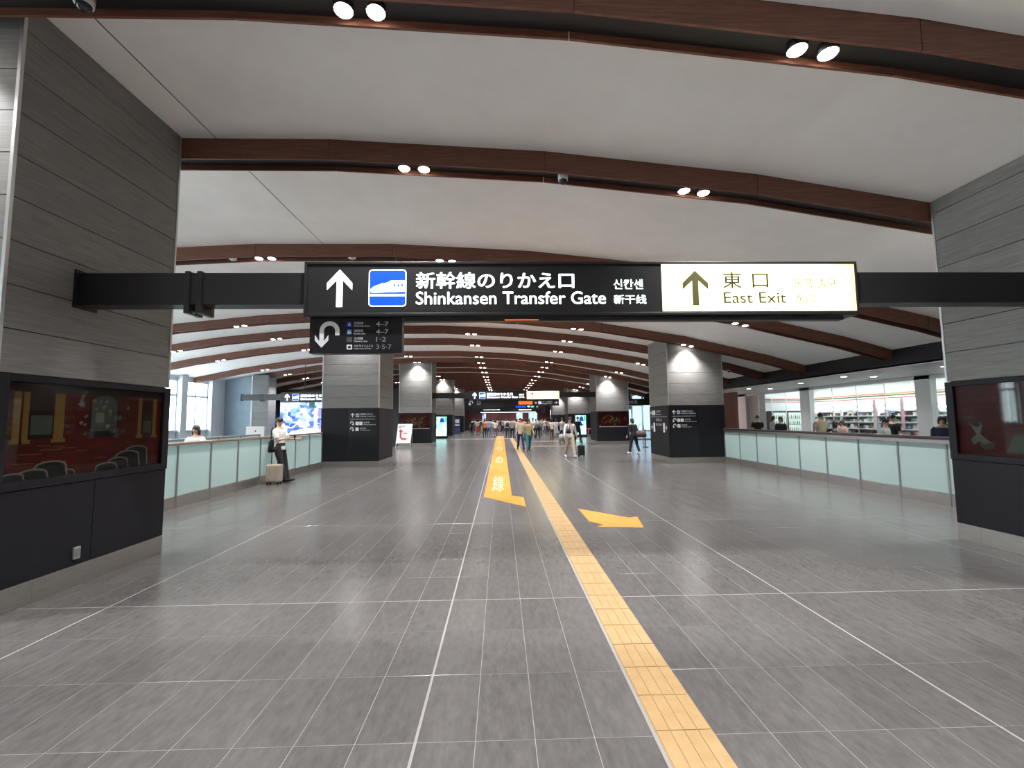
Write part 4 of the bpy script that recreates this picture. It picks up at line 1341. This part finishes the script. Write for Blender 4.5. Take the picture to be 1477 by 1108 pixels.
# ------------------------------------------------------------------ ceiling downlights (pairs in the beam slots) with their spots
LX = [-13.2, -9.2, -5.2, -1.2, 2.8, 6.8]
V, F = tube_data([(0, 0, -0.055), (0, 0, -0.03), (0, 0, 0.0)], [0.082, 0.088, 0.088], 16)
ring_me = bpy.data.meshes.new('housing')
ring_me.from_pydata([tuple(v) for v in V], [], F)
V, F = ellipsoid_data((0, 0, -0.055), (0.080, 0.080, 0.024), 14, 6)
lens_me = bpy.data.meshes.new('lens')
lens_me.from_pydata([tuple(v) for v in V], [], F)
spot_d = bpy.data.lights.new('downlight_beam', 'SPOT')
spot_d.energy, spot_d.color = SPOT_W, SPOT_COL
spot_d.spot_size, spot_d.spot_blend, spot_d.shadow_soft_size = math.radians(112), 1.0, 0.07
for bi, y in enumerate(BEAM_Y):
    for li, x in enumerate(LX):
        yc = y + BW / 2
        z = zb(x) + 0.07
        if y > 3:
            n = ORD[[k for k in BEAM_Y if k >= 3].index(y)]
            for k, dx in enumerate((-0.14, 0.14)):
                d = root('downlight', (x + dx, yc, zb(x + dx) + 0.07), '%s lamp of the %s downlight pair from the left, %s beam from the viewer' % (['left', 'right'][k], ORD[li], n), 'downlight', 'beam downlights')
                zz = zb(x + dx) + 0.07
                mesh_obj('housing', ring_me, MT['black'], (x + dx, yc, zz), d)
                mesh_obj('lens', lens_me, MT['lens'], (x + dx, yc, zz), d)
        so = bpy.data.objects.new('downlight_beam', spot_d)
        so.location = (x, yc, z - 0.09)
        COL.objects.link(so)

# dome cameras and round sensors under the beams
for k, (px, py, bi) in enumerate([(121, 5, 4), (812, 258, 5), (1050, 512, 9)]):
    yb_ = BEAM_Y[bi] + BW * 0.5
    x = at_y(px, py, yb_).x
    z = zb(x) + 0.07
    c = root('dome_camera', (x, yb_, z), ['white dome camera in the nearest beam over the left pillar', 'white dome camera in the second beam near its middle', 'dome camera in a far beam left of the second right pillar'][k], 'camera')
    tube('mount', [(x, yb_, z), (x, yb_, z - 0.09)], [0.075, 0.07], MT['cam_white'], (0, 0, 0), c, 16)
    V, F = ellipsoid_data((x, yb_, z - 0.09), (0.058, 0.058, 0.06), 14, 8)
    pydata('dome', V, F, MT['cam_glass'], (0, 0, 0), c, True)
for k, (px, py) in enumerate([(336, 373), (508, 372)]):
    yb_ = BEAM_Y[6] + BW * 0.5
    x = at_y(px, py, yb_).x
    z = zb(x) + 0.07
    c = root('ceiling_sensor', (x, yb_, z), ['small round sensor in the third beam left of the bright lamp pair', 'small round sensor in the third beam above the overhead sign'][k], 'sensor')
    tube('base', [(x, yb_, z), (x, yb_, z - 0.05)], [0.085, 0.08], MT['cam_white'], (0, 0, 0), c, 16)
    tube('cap', [(x, yb_, z - 0.05), (x, yb_, z - 0.075)], [0.05, 0.035], MT['cam_white'], (0, 0, 0), c, 12)

# ------------------------------------------------------------------ people
def rot(v, ang, axis):
    return Matrix.Rotation(ang, 3, axis) @ Vector(v)


def person_data(legL=(0, 0, 2), legR=(0, 0, 2), armL=(5, 12, 8), armR=(5, 12, 8), lean=0, yaw=0, nod=0, sleeve='short', bottom='long', hair='short', fingers=True):
    """front looks along -Y, soles on z = 0, about 1.70 tall. Returns part name -> (verts, faces)"""
    R = math.radians
    hip_z = 0.90

    def up(v):                                                       # upper body leans about the hips
        v = Vector(v) - Vector((0, 0, hip_z))
        return Matrix.Rotation(R(lean), 3, 'X') @ v + Vector((0, 0, hip_z))

    rings = [(0.79, 0.10, 0.085), (0.86, 0.158, 0.112), (0.94, 0.160, 0.112), (1.04, 0.136, 0.098), (1.16, 0.146, 0.104), (1.27, 0.166, 0.112), (1.36, 0.178, 0.100), (1.415, 0.135, 0.078), (1.45, 0.066, 0.062)]
    body, shirt, lower, shoes = [], [], [], []
    body.append(tube_data([up((0, 0, z)) for z, _, _ in rings] + [up((0, -0.005, 1.49)), up((0, -0.01, 1.53))], [(a, b) for _, a, b in rings] + [0.052, 0.052], 14))
    sr = [r for r in rings if 0.84 < r[0] < 1.44]
    shirt.append(tube_data([up((0, 0, z - 0.02)) for z, _, _ in sr], [(a + 0.016, b + 0.016) for _, a, b in sr], 16))
    # head
    hc = Vector((0, -0.018, 1.590))

    def hd(v):
        v = Vector(v)
        v = Matrix.Rotation(R(nod), 3, 'X') @ v
        v = Matrix.Rotation(R(yaw), 3, 'Z') @ v
        return up(hc + v)

    hv, hf = ellipsoid_data((0, 0, 0), (0.073, 0.092, 0.112), 16, 12)
    hv = [Vector((v.x * (1 + min(0, v.z) * 2.4), v.y * (1 + (min(0, v.z) * 1.2 if v.y > 0 else 0)), v.z)) for v in hv]
    body.append(([hd(v) for v in hv], hf))
    nv, nf = tube_data([(0, -0.082, 0.022), (0, -0.102, -0.020), (0, -0.086, -0.034)], [0.008, 0.015, 0.011], 8)
    body.append(([hd(v) for v in nv], nf))
    for s in (-1, 1):
        ev, ef = ellipsoid_data((s * 0.074, 0.008, -0.004), (0.012, 0.022, 0.030), 8, 6)
        body.append(([hd(v) for v in ev], ef))
    parts = {}
    for s in (-1, 1):
        ev, ef = ellipsoid_data((s * 0.030, -0.083, 0.012), (0.012, 0.009, 0.007), 8, 6)
        parts['eye' if s < 0 else 'eye_'] = ([hd(v) for v in ev], ef)
    mv, mf = ellipsoid_data((0, -0.083, -0.054), (0.024, 0.009, 0.006), 8, 6)
    parts['mouth'] = ([hd(v) for v in mv], mf)
    # hair
    cv, cf = ellipsoid_data((0, 0.009, 0.034), (0.087, 0.099, 0.099), 16, 10)
    hh = [([hd(v) for v in cv], cf)]
    if hair in ('long', 'bob'):
        low = -0.26 if hair == 'long' else -0.13
        lv, lf = tube_data([(0, 0.03, 0.05), (0, 0.045, -0.06), (0, 0.06, low)], [(0.082, 0.065), (0.085, 0.055), (0.06, 0.03)], 12)
        hh.append(([hd(v) for v in lv], lf))
        for s in (-1, 1):
            lv, lf = tube_data([(s * 0.062, -0.02, 0.06), (s * 0.078, -0.012, -0.04), (s * 0.074, 0.0, low * 0.8)], [0.024, 0.022, 0.010], 8)
            hh.append(([hd(v) for v in lv], lf))
    if hair == 'cap':
        lv, lf = tube_data([(0, -0.06, 0.058), (0, -0.15, 0.045)], [(0.07, 0.010), (0.055, 0.006)], 12)
        hh.append(([hd(v) for v in lv], lf))
    parts['hair'] = merge(*hh)
    # arms
    for s, (a, b, o) in ((1, armL), (-1, armR)):
        sh = Vector((s * 0.185, 0, 1.375))

        def dr(ang):
            return Vector((s * math.sin(R(o)), -math.sin(R(ang)), -math.cos(R(ang)))).normalized()
        el = sh + dr(a) * 0.285
        fd = dr(a + b)
        wr = el + fd * 0.245
        P = [up(q) for q in (sh - Vector((s * 0.03, 0, -0.01)), sh + dr(a) * 0.06, el, wr)]
        body.append(tube_data(P, [0.052, 0.048, 0.036, 0.026], 10))
        side = Vector((s, 0, 0))
        pv = side.cross(fd)
        pc = [wr - fd * 0.01, wr + fd * 0.045, wr + fd * 0.095]
        body.append(tube_data([up(q) for q in pc], [(0.020, 0.026), (0.018, 0.040), (0.015, 0.040)], 10))
        if fingers:
            for k in range(4):
                w = (-0.030 + 0.020 * k)
                ln = (0.060, 0.076, 0.080, 0.070)[k]
                b0 = wr + fd * 0.088 + pv * w
                curl = -side * 0.3
                body.append(tube_data([up(b0), up(b0 + (fd + curl * 0.25).normalized() * ln * 0.55), up(b0 + (fd + curl * 0.8).normalized() * ln)], [0.0095, 0.009, 0.007], 7))
            t0 = wr + fd * 0.03 + pv * 0.03
            body.append(tube_data([up(t0), up(t0 + pv * 0.035 + fd * 0.025), up(t0 + pv * 0.045 + fd * 0.06)], [0.013, 0.011, 0.008], 7))
        if sleeve == 'short':
            end = sh + dr(a) * 0.235
            shirt.append(tube_data([up(sh - Vector((s * 0.05, 0, -0.005))), up(sh + dr(a) * 0.06), up(end)], [0.066, 0.066, 0.060], 10))
        else:
            shirt.append(tube_data([up(sh - Vector((s * 0.05, 0, -0.005))), up(sh + dr(a) * 0.06), up(el), up(wr - fd * 0.01)], [0.066, 0.064, 0.050, 0.040], 10))
    # legs
    soles = []
    feet = []
    for s, (a, b, o) in ((1, legL), (-1, legR)):
        hp_ = Vector((s * 0.088, 0, hip_z - 0.02))

        def dl(ang):
            return Vector((s * math.sin(R(o)), -math.sin(R(ang)), -math.cos(R(ang)))).normalized()
        kn = hp_ + dl(a) * 0.415
        sd = dl(a - b)
        an = kn + sd * 0.395
        body.append(tube_data([hp_ + Vector((0, 0, 0.06)), hp_ + dl(a) * 0.10, kn, kn + sd * 0.12, an], [0.086, 0.080, 0.052, 0.053, 0.034], 12))
        tilt = R(max(-35, min(25, (a - b) * 0.7)))
        fdir = Vector((s * 0.12, -math.cos(tilt), math.sin(tilt))).normalized()
        heel = an - fdir * 0.055 + Vector((0, 0, -0.045))
        toe = an + fdir * 0.185 + Vector((0, 0, -0.055))
        body.append(tube_data([an + Vector((0, 0, 0.03)), an - Vector((0, 0, 0.03)), (an + toe) / 2 + Vector((0, 0, -0.02)), toe], [0.034, 0.038, 0.032, 0.018], 10))
        shoes.append(tube_data([heel, heel + fdir * 0.03, (heel * 0.45 + toe * 0.55), toe - fdir * 0.02, toe + fdir * 0.015], [(0.026, 0.035), (0.041, 0.047), (0.046, 0.040), (0.042, 0.028), (0.022, 0.015)], 12))
        soles.append(min(v.z for v in shoes[-1][0]))
        if bottom == 'long':
            lower.append(tube_data([hp_ + Vector((0, 0, 0.05)), hp_ + dl(a) * 0.10, kn, kn + sd * 0.15, an + sd * 0.01], [0.100, 0.098, 0.072, 0.068, 0.060], 12))
        elif bottom == 'shorts':
            lower.append(tube_data([hp_ + Vector((0, 0, 0.05)), hp_ + dl(a) * 0.10, kn + sd * 0.06], [0.104, 0.106, 0.098], 12))
    lr = [r for r in rings if r[0] < 1.05]
    lower.append(tube_data([(0, 0, z) for z, _, _ in lr], [(a + 0.012, b + 0.012) for _, a, b in lr], 14))
    if bottom == 'skirt':
        lower.append(tube_data([(0, 0, 0.95), (0, 0, 0.75), (0, 0, 0.36)], [(0.170, 0.125), (0.205, 0.165), (0.27, 0.24)], 18))
    parts['body'] = merge(*body)
    parts['shirt'] = merge(*shirt)
    parts[{'long': 'trousers', 'shorts': 'shorts', 'skirt': 'skirt'}[bottom]] = merge(*lower)
    parts['shoe'] = shoes[0]
    parts['shoe_'] = shoes[1]
    dz = -min(soles)
    for k in parts:
        parts[k] = ([Vector(v) + Vector((0, 0, dz)) for v in parts[k][0]], parts[k][1])
    return parts


POSES = {
    'lean': dict(legL=(13, 3, 2), legR=(16, 0, 0), armL=(22, 66, 4), armR=(14, 84, 2), lean=-4, yaw=8, nod=14, bottom='long', hair='short'),
    'traveller': dict(legL=(20, 6, 2), legR=(-14, 14, 2), armL=(-14, 6, 20), armR=(10, 20, 14), lean=2, sleeve='long', hair='cap'),
    'hurry': dict(legL=(12, 4, 3), legR=(-11, 12, 3), armL=(6, 30, 6), armR=(4, 24, 10), lean=7, sleeve='long', hair='bob'),
    'clerk': dict(armL=(20, 50, 8), armR=(20, 50, 8), hair='long', nod=4),
    'stand': dict(armL=(4, 10, 8), armR=(12, 70, 4), hair='short', nod=10),
    'stand_long': dict(armL=(8, 30, 6), armR=(4, 10, 8), hair='bob', sleeve='long', nod=8),
    'walk_a': dict(legL=(22, 5, 2), legR=(-16, 14, 2), armL=(-16, 14, 8), armR=(20, 20, 8), hair='short'),
    'walk_b': dict(legL=(-14, 16, 2), legR=(20, 6, 2), armL=(18, 24, 8), armR=(-14, 12, 8), hair='long'),
    'walk_c': dict(legL=(16, 4, 3), legR=(-10, 20, 2), armL=(30, 80, 4), armR=(-10, 10, 9), sleeve='long', hair='short'),
    'walk_d': dict(legL=(-10, 8, 2), legR=(12, 4, 2), armL=(6, 12, 9), armR=(26, 70, 6), bottom='skirt', hair='long'),
}
FINE = ('lean', 'traveller', 'hurry', 'clerk')
PM = {}
todo = []
for pn, kw in POSES.items():
    PM[pn] = {}
    for part, (V, F) in person_data(fingers=pn in FINE, **kw).items():
        me = bpy.data.meshes.new(part.rstrip('_'))
        me.from_pydata([tuple(v) for v in V], [], F)
        if part in ('body', 'shirt', 'trousers', 'shorts', 'skirt'):
            o = bpy.data.objects.new('shape', me)
            rm = o.modifiers.new('remesh', 'REMESH')
            rm.mode = 'VOXEL'
            rm.voxel_size = (0.0075 if part == 'body' else 0.011) if pn in FINE else (0.014 if part == 'body' else 0.018)
            rm.use_smooth_shade = True
            sm = o.modifiers.new('smooth', 'SMOOTH')
            sm.factor, sm.iterations = 0.5, 3 if part == 'body' else 6
            todo.append((pn, part, o))
        else:
            me.polygons.foreach_set('use_smooth', [True] * len(me.polygons))
            PM[pn][part] = me
tmp = bpy.data.collections.new('shapes')
COL.children.link(tmp)
for _, _, o in todo:
    tmp.objects.link(o)
dg = bpy.context.evaluated_depsgraph_get()
dg.update()
for pn, part, o in todo:
    PM[pn][part] = bpy.data.meshes.new_from_object(o.evaluated_get(dg))
    PM[pn][part].name = part
for _, _, o in todo:
    bpy.data.objects.remove(o)
bpy.data.collections.remove(tmp)

CL = {}
for n, c in dict(white=(0.70, 0.69, 0.66), cream=(0.62, 0.55, 0.42), grey=(0.28, 0.28, 0.29), black=(0.012, 0.012, 0.014), navy=(0.02, 0.028, 0.06), denim=(0.07, 0.12, 0.22), teal=(0.03, 0.16, 0.18), beige=(0.42, 0.36, 0.26),
                 olive=(0.30, 0.27, 0.14), red=(0.45, 0.05, 0.04), orange=(0.6, 0.22, 0.10), brown=(0.10, 0.055, 0.03), pink=(0.55, 0.30, 0.30), blue=(0.25, 0.38, 0.62), purple=(0.10, 0.05, 0.11)).items():
    CL[n] = mat('cloth_' + n, c, 0.85)
SKIN = mat('skin', (0.52, 0.32, 0.23), 0.55)
HAIR = mat('hair_dark', (0.018, 0.013, 0.011), 0.5)
HAIRB = mat('hair_brown', (0.06, 0.03, 0.018), 0.5)
EYE = mat('eye_dark', (0.02, 0.015, 0.012), 0.3)
LIP = mat('lip', (0.36, 0.13, 0.11), 0.5)
SOLE_W = mat('shoe_white', (0.7, 0.7, 0.7), 0.6)


def person(pose, loc, facing, height, top, bottom, label, shoe='black', hairm=None, group=None, detail=True, capm=None):
    """facing in degrees: 0 looks toward the viewer (-Y), 90 looks along +X"""
    r = root('person', loc, label, 'person', group)
    r.rotation_euler = (0, 0, math.radians(facing))
    k = height / 1.70
    r.scale = (k, k, k)
    for part, me in PM[pose].items():
        nm = part.rstrip('_')
        if not detail and nm in ('eye', 'mouth'):
            continue
        o = bpy.data.objects.new(nm, me)
        if not me.materials:
            me.materials.append(SKIN)
        m_ = {'body': SKIN, 'shirt': CL[top], 'trousers': CL[bottom], 'shorts': CL[bottom], 'skirt': CL[bottom], 'hair': capm or hairm or HAIR, 'eye': EYE, 'mouth': LIP, 'shoe': SOLE_W if shoe == 'white' else CL[shoe]}[nm]
        o.material_slots[0].link = 'OBJECT'
        o.material_slots[0].material = m_
        COL.objects.link(o)
        o.parent = r
    return r


def suitcase(x, y, w, h, d, m, label, pull=0.0, rz=0.0):
    c = root('suitcase', (x, y, 0), label, 'suitcase')
    box('shell', x - w / 2, x + w / 2, y - d / 2, y + d / 2, 0.06, 0.06 + h, m, c, 0.035)
    for k in range(5):
        xx = x - w / 2 + w * (k + 1) / 6
        box('rib', xx - 0.012, xx + 0.012, y - d / 2 - 0.005, y + d / 2 + 0.005, 0.11, h + 0.01, m, c, 0.004)
    for sx in (-1, 1):
        for sy in (-1, 1):
            tube('wheel', [(x + sx * w * 0.38 - 0.012, y + sy * d * 0.3, 0.03), (x + sx * w * 0.38 + 0.012, y + sy * d * 0.3, 0.03)], 0.03, CL['black'], (0, 0, 0), c, 12)
            box('wheel_fork', x + sx * w * 0.38 - 0.018, x + sx * w * 0.38 + 0.018, y + sy * d * 0.3 - 0.012, y + sy * d * 0.3 + 0.012, 0.035, 0.07, CL['black'], c)
    if pull:
        pts = [(x - w * 0.22, y, 0.06 + h), (x - w * 0.22, y, pull - 0.02), (x - w * 0.2, y, pull), (x + w * 0.2, y, pull), (x + w * 0.22, y, pull - 0.02), (x + w * 0.22, y, 0.06 + h)]
        tube('pull_handle', pts, 0.011, CL['black'], (0, 0, 0), c, 8, axis=(0, 1, 0))
    return c


def bag(name, cx, cy, cz, w, d, h, m, label, cat, handle=0.12, group=None):
    b = root(name, (cx, cy, cz), label, cat, group)
    V = []
    me = bpy.data.meshes.new('pouch')
    bm = bmesh.new()
    bmesh.ops.create_cube(bm, size=1.0)
    bmesh.ops.scale(bm, vec=(w, d, h), verts=bm.verts)
    for v in bm.verts:
        if v.co.z > 0:
            v.co.x *= 0.82
            v.co.y *= 0.6
    bmesh.ops.bevel(bm, geom=bm.edges[:], offset=min(w, d, h) * 0.25, segments=3, affect='EDGES')
    bm.to_mesh(me)
    bm.free()
    me.polygons.foreach_set('use_smooth', [True] * len(me.polygons))
    mesh_obj('pouch', me, m, (cx, cy, cz), b)
    if handle:
        tube('strap', [(cx - w * 0.28, cy, cz + h * 0.45), (cx - w * 0.2, cy, cz + h * 0.5 + handle * 0.8), (cx, cy, cz + h * 0.5 + handle), (cx + w * 0.2, cy, cz + h * 0.5 + handle * 0.8), (cx + w * 0.28, cy, cz + h * 0.45)], 0.012, m, (0, 0, 0), b, 6, axis=(0, 1, 0))
    return b


CASE_BEIGE = mat('case_beige', (0.40, 0.33, 0.27), 0.4)
CASE_BLACK = mat('case_black', (0.014, 0.014, 0.016), 0.4)
BAG_BROWN = mat('bag_brown', (0.09, 0.045, 0.04), 0.6)
# man leaning on the left railing, his case and bag, phone in hand
person('lean', (-6.02, 12.35, 0), 82, 1.74, 'white', 'black', 'person in white shirt and black trousers leaning on the left railing with a phone', 'black')
suitcase(-5.98, 12.02, 0.36, 0.46, 0.24, CASE_BEIGE, 'beige ribbed suitcase standing beside the person at the left railing', 0.92)
bag('shoulder_bag', -6.22, 12.33, 0.98, 0.12, 0.30, 0.34, CL['black'], 'black shoulder bag at the back of the person by the left railing', 'bag', 0.34)
ph = root('phone', (-5.45, 12.25, 1.2), 'dark phone held by the person leaning on the left railing', 'phone')
box('case', -5.565, -5.55, 12.16, 12.235, 1.16, 1.30, CL['black'], ph, 0.004)
box('display', -5.5665, -5.565, 12.165, 12.23, 1.17, 1.29, MT['screen_navy'], ph)
# clerk behind the left railing
person('clerk', (-7.2, 10.75, 0), 0, 1.55, 'white', 'black', 'person with long dark hair and white blouse behind the left railing', 'black')
# man with the black case, woman in black
person('traveller', (2.95, 19.0, 0), 12, 1.70, 'white', 'beige', 'person in white shirt, dark cap and pale trousers pulling a black suitcase', 'white', capm=CL['black'])
suitcase(3.48, 19.28, 0.30, 0.44, 0.22, CASE_BLACK, 'black upright suitcase pulled by the person in the dark cap', 0.82)
bag('shoulder_bag', 2.86, 18.76, 1.12, 0.20, 0.09, 0.20, CL['black'], 'small black cross-body bag on the person with the black suitcase', 'bag', 0.22)
bag('shoulder_bag', 2.60, 19.05, 0.85, 0.24, 0.16, 0.30, CL['grey'], 'dark grey bag at the hip of the person with the black suitcase', 'bag', 0.2)
person('hurry', (6.12, 20.4, 0), 200, 1.62, 'black', 'black', 'person all in black walking beside the third right pillar with a brown bag', 'white')
bag('tote_bag', 6.40, 20.18, 0.93, 0.50, 0.20, 0.34, BAG_BROWN, 'large brown tote bag carried by the person in black', 'bag', 0.28)
# crowd (photo pixel of the feet, facing, height, clothes)
CROWD = [
    (751, 649, 5, 1.70, 'cream', 'navy', 'walk_a'), (762.5, 651, 10, 1.62, 'olive', 'teal', 'walk_b'), (834, 639.5, 10, 1.75, 'navy', 'navy', 'walk_c'),
    (769, 633, 0, 1.74, 'white', 'black', 'walk_a'), (776, 632, 185, 1.72, 'grey', 'black', 'walk_c'), (796, 634, 180, 1.64, 'white', 'brown', 'walk_b'), (802, 631, 175, 1.6, 'cream', 'grey', 'walk_d'),
    (811, 638, 178, 1.68, 'grey', 'black', 'walk_c'), (681, 627, 180, 1.66, 'black', 'black', 'walk_a'), (689, 628, 178, 1.64, 'white', 'red', 'walk_d'), (699, 631, 182, 1.70, 'orange', 'black', 'walk_b'),
    (705, 630.5, 175, 1.72, 'blue', 'denim', 'walk_a'), (711, 629, 0, 1.68, 'cream', 'grey', 'walk_c'), (714.5, 630.5, 185, 1.60, 'white', 'purple', 'walk_b'), (732, 631.5, 180, 1.74, 'white', 'navy', 'walk_a'),
    (739, 632.5, 178, 1.70, 'grey', 'black', 'walk_c'), (745, 631, 182, 1.66, 'pink', 'denim', 'walk_b'), (755, 634, 175, 1.64, 'red', 'grey', 'walk_a'), (759, 635, 183, 1.72, 'orange', 'navy', 'walk_b'),
    (786, 625, 0, 1.70, 'white', 'grey', 'walk_a'), (789.5, 626, 180, 1.66, 'pink', 'black', 'walk_b'), (782, 623.5, 178, 1.72, 'black', 'grey', 'walk_c'),
    (685, 624, 180, 1.70, 'grey', 'denim', 'walk_c'), (694, 624.5, 0, 1.66, 'navy', 'beige', 'walk_a'), (702, 624, 182, 1.68, 'white', 'beige', 'walk_b'), (708, 623.5, 180, 1.62, 'black', 'denim', 'walk_d'),
    (717.5, 624, 176, 1.70, 'beige', 'black', 'walk_a'), (721, 623, 0, 1.64, 'black', 'white', 'walk_b'), (725, 623.5, 180, 1.72, 'blue', 'black', 'walk_c'), (728.5, 624, 184, 1.66, 'olive', 'navy', 'walk_a'),
    (735.5, 625, 180, 1.70, 'pink', 'grey', 'walk_b'), (743, 625, 178, 1.68, 'white', 'denim', 'walk_c'), (749, 624.5, 0, 1.72, 'red', 'black', 'walk_a'), (757, 624.5, 180, 1.66, 'grey', 'grey', 'walk_b'),
    (764, 625.5, 182, 1.70, 'red', 'navy', 'walk_c'), (773, 625, 175, 1.64, 'cream', 'black', 'walk_d'), (779, 627, 180, 1.72, 'white', 'navy', 'walk_a'), (691.5, 622, 180, 1.7, 'cream', 'navy', 'walk_b'),
    (698.5, 621.8, 0, 1.68, 'blue', 'grey', 'walk_c'), (713, 621.5, 180, 1.7, 'navy', 'grey', 'walk_a'), (731, 621.5, 176, 1.66, 'orange', 'denim', 'walk_b'), (740, 621.5, 180, 1.7, 'black', 'beige', 'walk_c'),
    (746.5, 621.8, 0, 1.7, 'white', 'brown', 'walk_a'), (753, 622, 182, 1.66, 'navy', 'denim', 'walk_b'), (768, 622.5, 180, 1.7, 'pink', 'navy', 'walk_a'),
]
order = sorted(range(len(CROWD)), key=lambda i: CROWD[i][0])
for i, (px, py, fc, hgt, tp, bt, ps) in enumerate(CROWD):
    w = 'skirt' if ps == 'walk_d' else 'trousers'
    near_ = {0: 'walking on the yellow strip', 1: 'walking just right of the yellow strip', 2: 'before the right cyan screen', 7: 'behind the suitcase traveller'}.get(i)
    rank = order.index(i)
    pos = near_ or ('in the crowd, %s from the left' % ORD[rank] if rank < 23 else 'in the crowd, %s from the right' % ORD[len(CROWD) - 1 - rank])
    person(ps, on_floor(px, py) + Vector((0, 0, 0.0046 if i == 0 else 0)), fc, hgt, tp, bt, 'person in %s top and %s %s %s' % (tp, bt, w, pos), 'black', HAIRB if i % 5 == 2 else None, 'people in the crowd', i < 8)
for k, (i, cm) in enumerate([(3, 'black'), (4, 'grey'), (14, 'navy')]):
    p_ = on_floor(CROWD[i][0], CROWD[i][1])
    s_ = 1 if abs(CROWD[i][2]) < 90 else -1
    bag('backpack', p_.x, p_.y + 0.20 * s_, 1.18, 0.30, 0.16, 0.42, CL[cm], '%s backpack worn by a walker in the crowd' % cm, 'backpack', 0.0, 'backpacks in the crowd')
# shoppers and passers behind the right railing (heads show over it)
for k, (px, hy, X, fc, tp, ps, lab) in enumerate([
        (1092, 600, 11.9, 150, 'black', 'stand', 'person in black behind the right railing, farthest group, left one'),
        (1114, 601, 12.2, 40, 'grey', 'stand_long', 'person in grey behind the right railing, farthest group, middle one'),
        (1126, 602, 11.8, -60, 'black', 'stand_long', 'person in black behind the right railing, farthest group, right one'),
        (1183, 597, 12.0, 170, 'beige', 'stand', 'person in beige standing alone behind the right railing'),
        (1204, 608, 11.2, 60, 'grey', 'walk_b', 'short person in grey behind the right railing, left of a pair'),
        (1215, 607.5, 12.3, -80, 'pink', 'stand_long', 'short person in pink behind the right railing, right of a pair'),
        (1276, 605, 11.5, 30, 'white', 'stand', 'person in white behind the right railing before the chillers'),
        (1286, 599, 13.0, 90, 'black', 'stand', 'person in black behind the one in white before the chillers'),
        (1358, 602, 11.7, -40, 'navy', 'stand_long', 'person with short dark hair nearest the right picture pillar')]):
    p_ = at_x(px, hy, X)
    person(ps, (p_.x, p_.y, 0), fc, max(1.35, min(p_.z + 0.0, 1.85)), tp, 'black', lab, 'black', None, 'people behind the right railing', True)
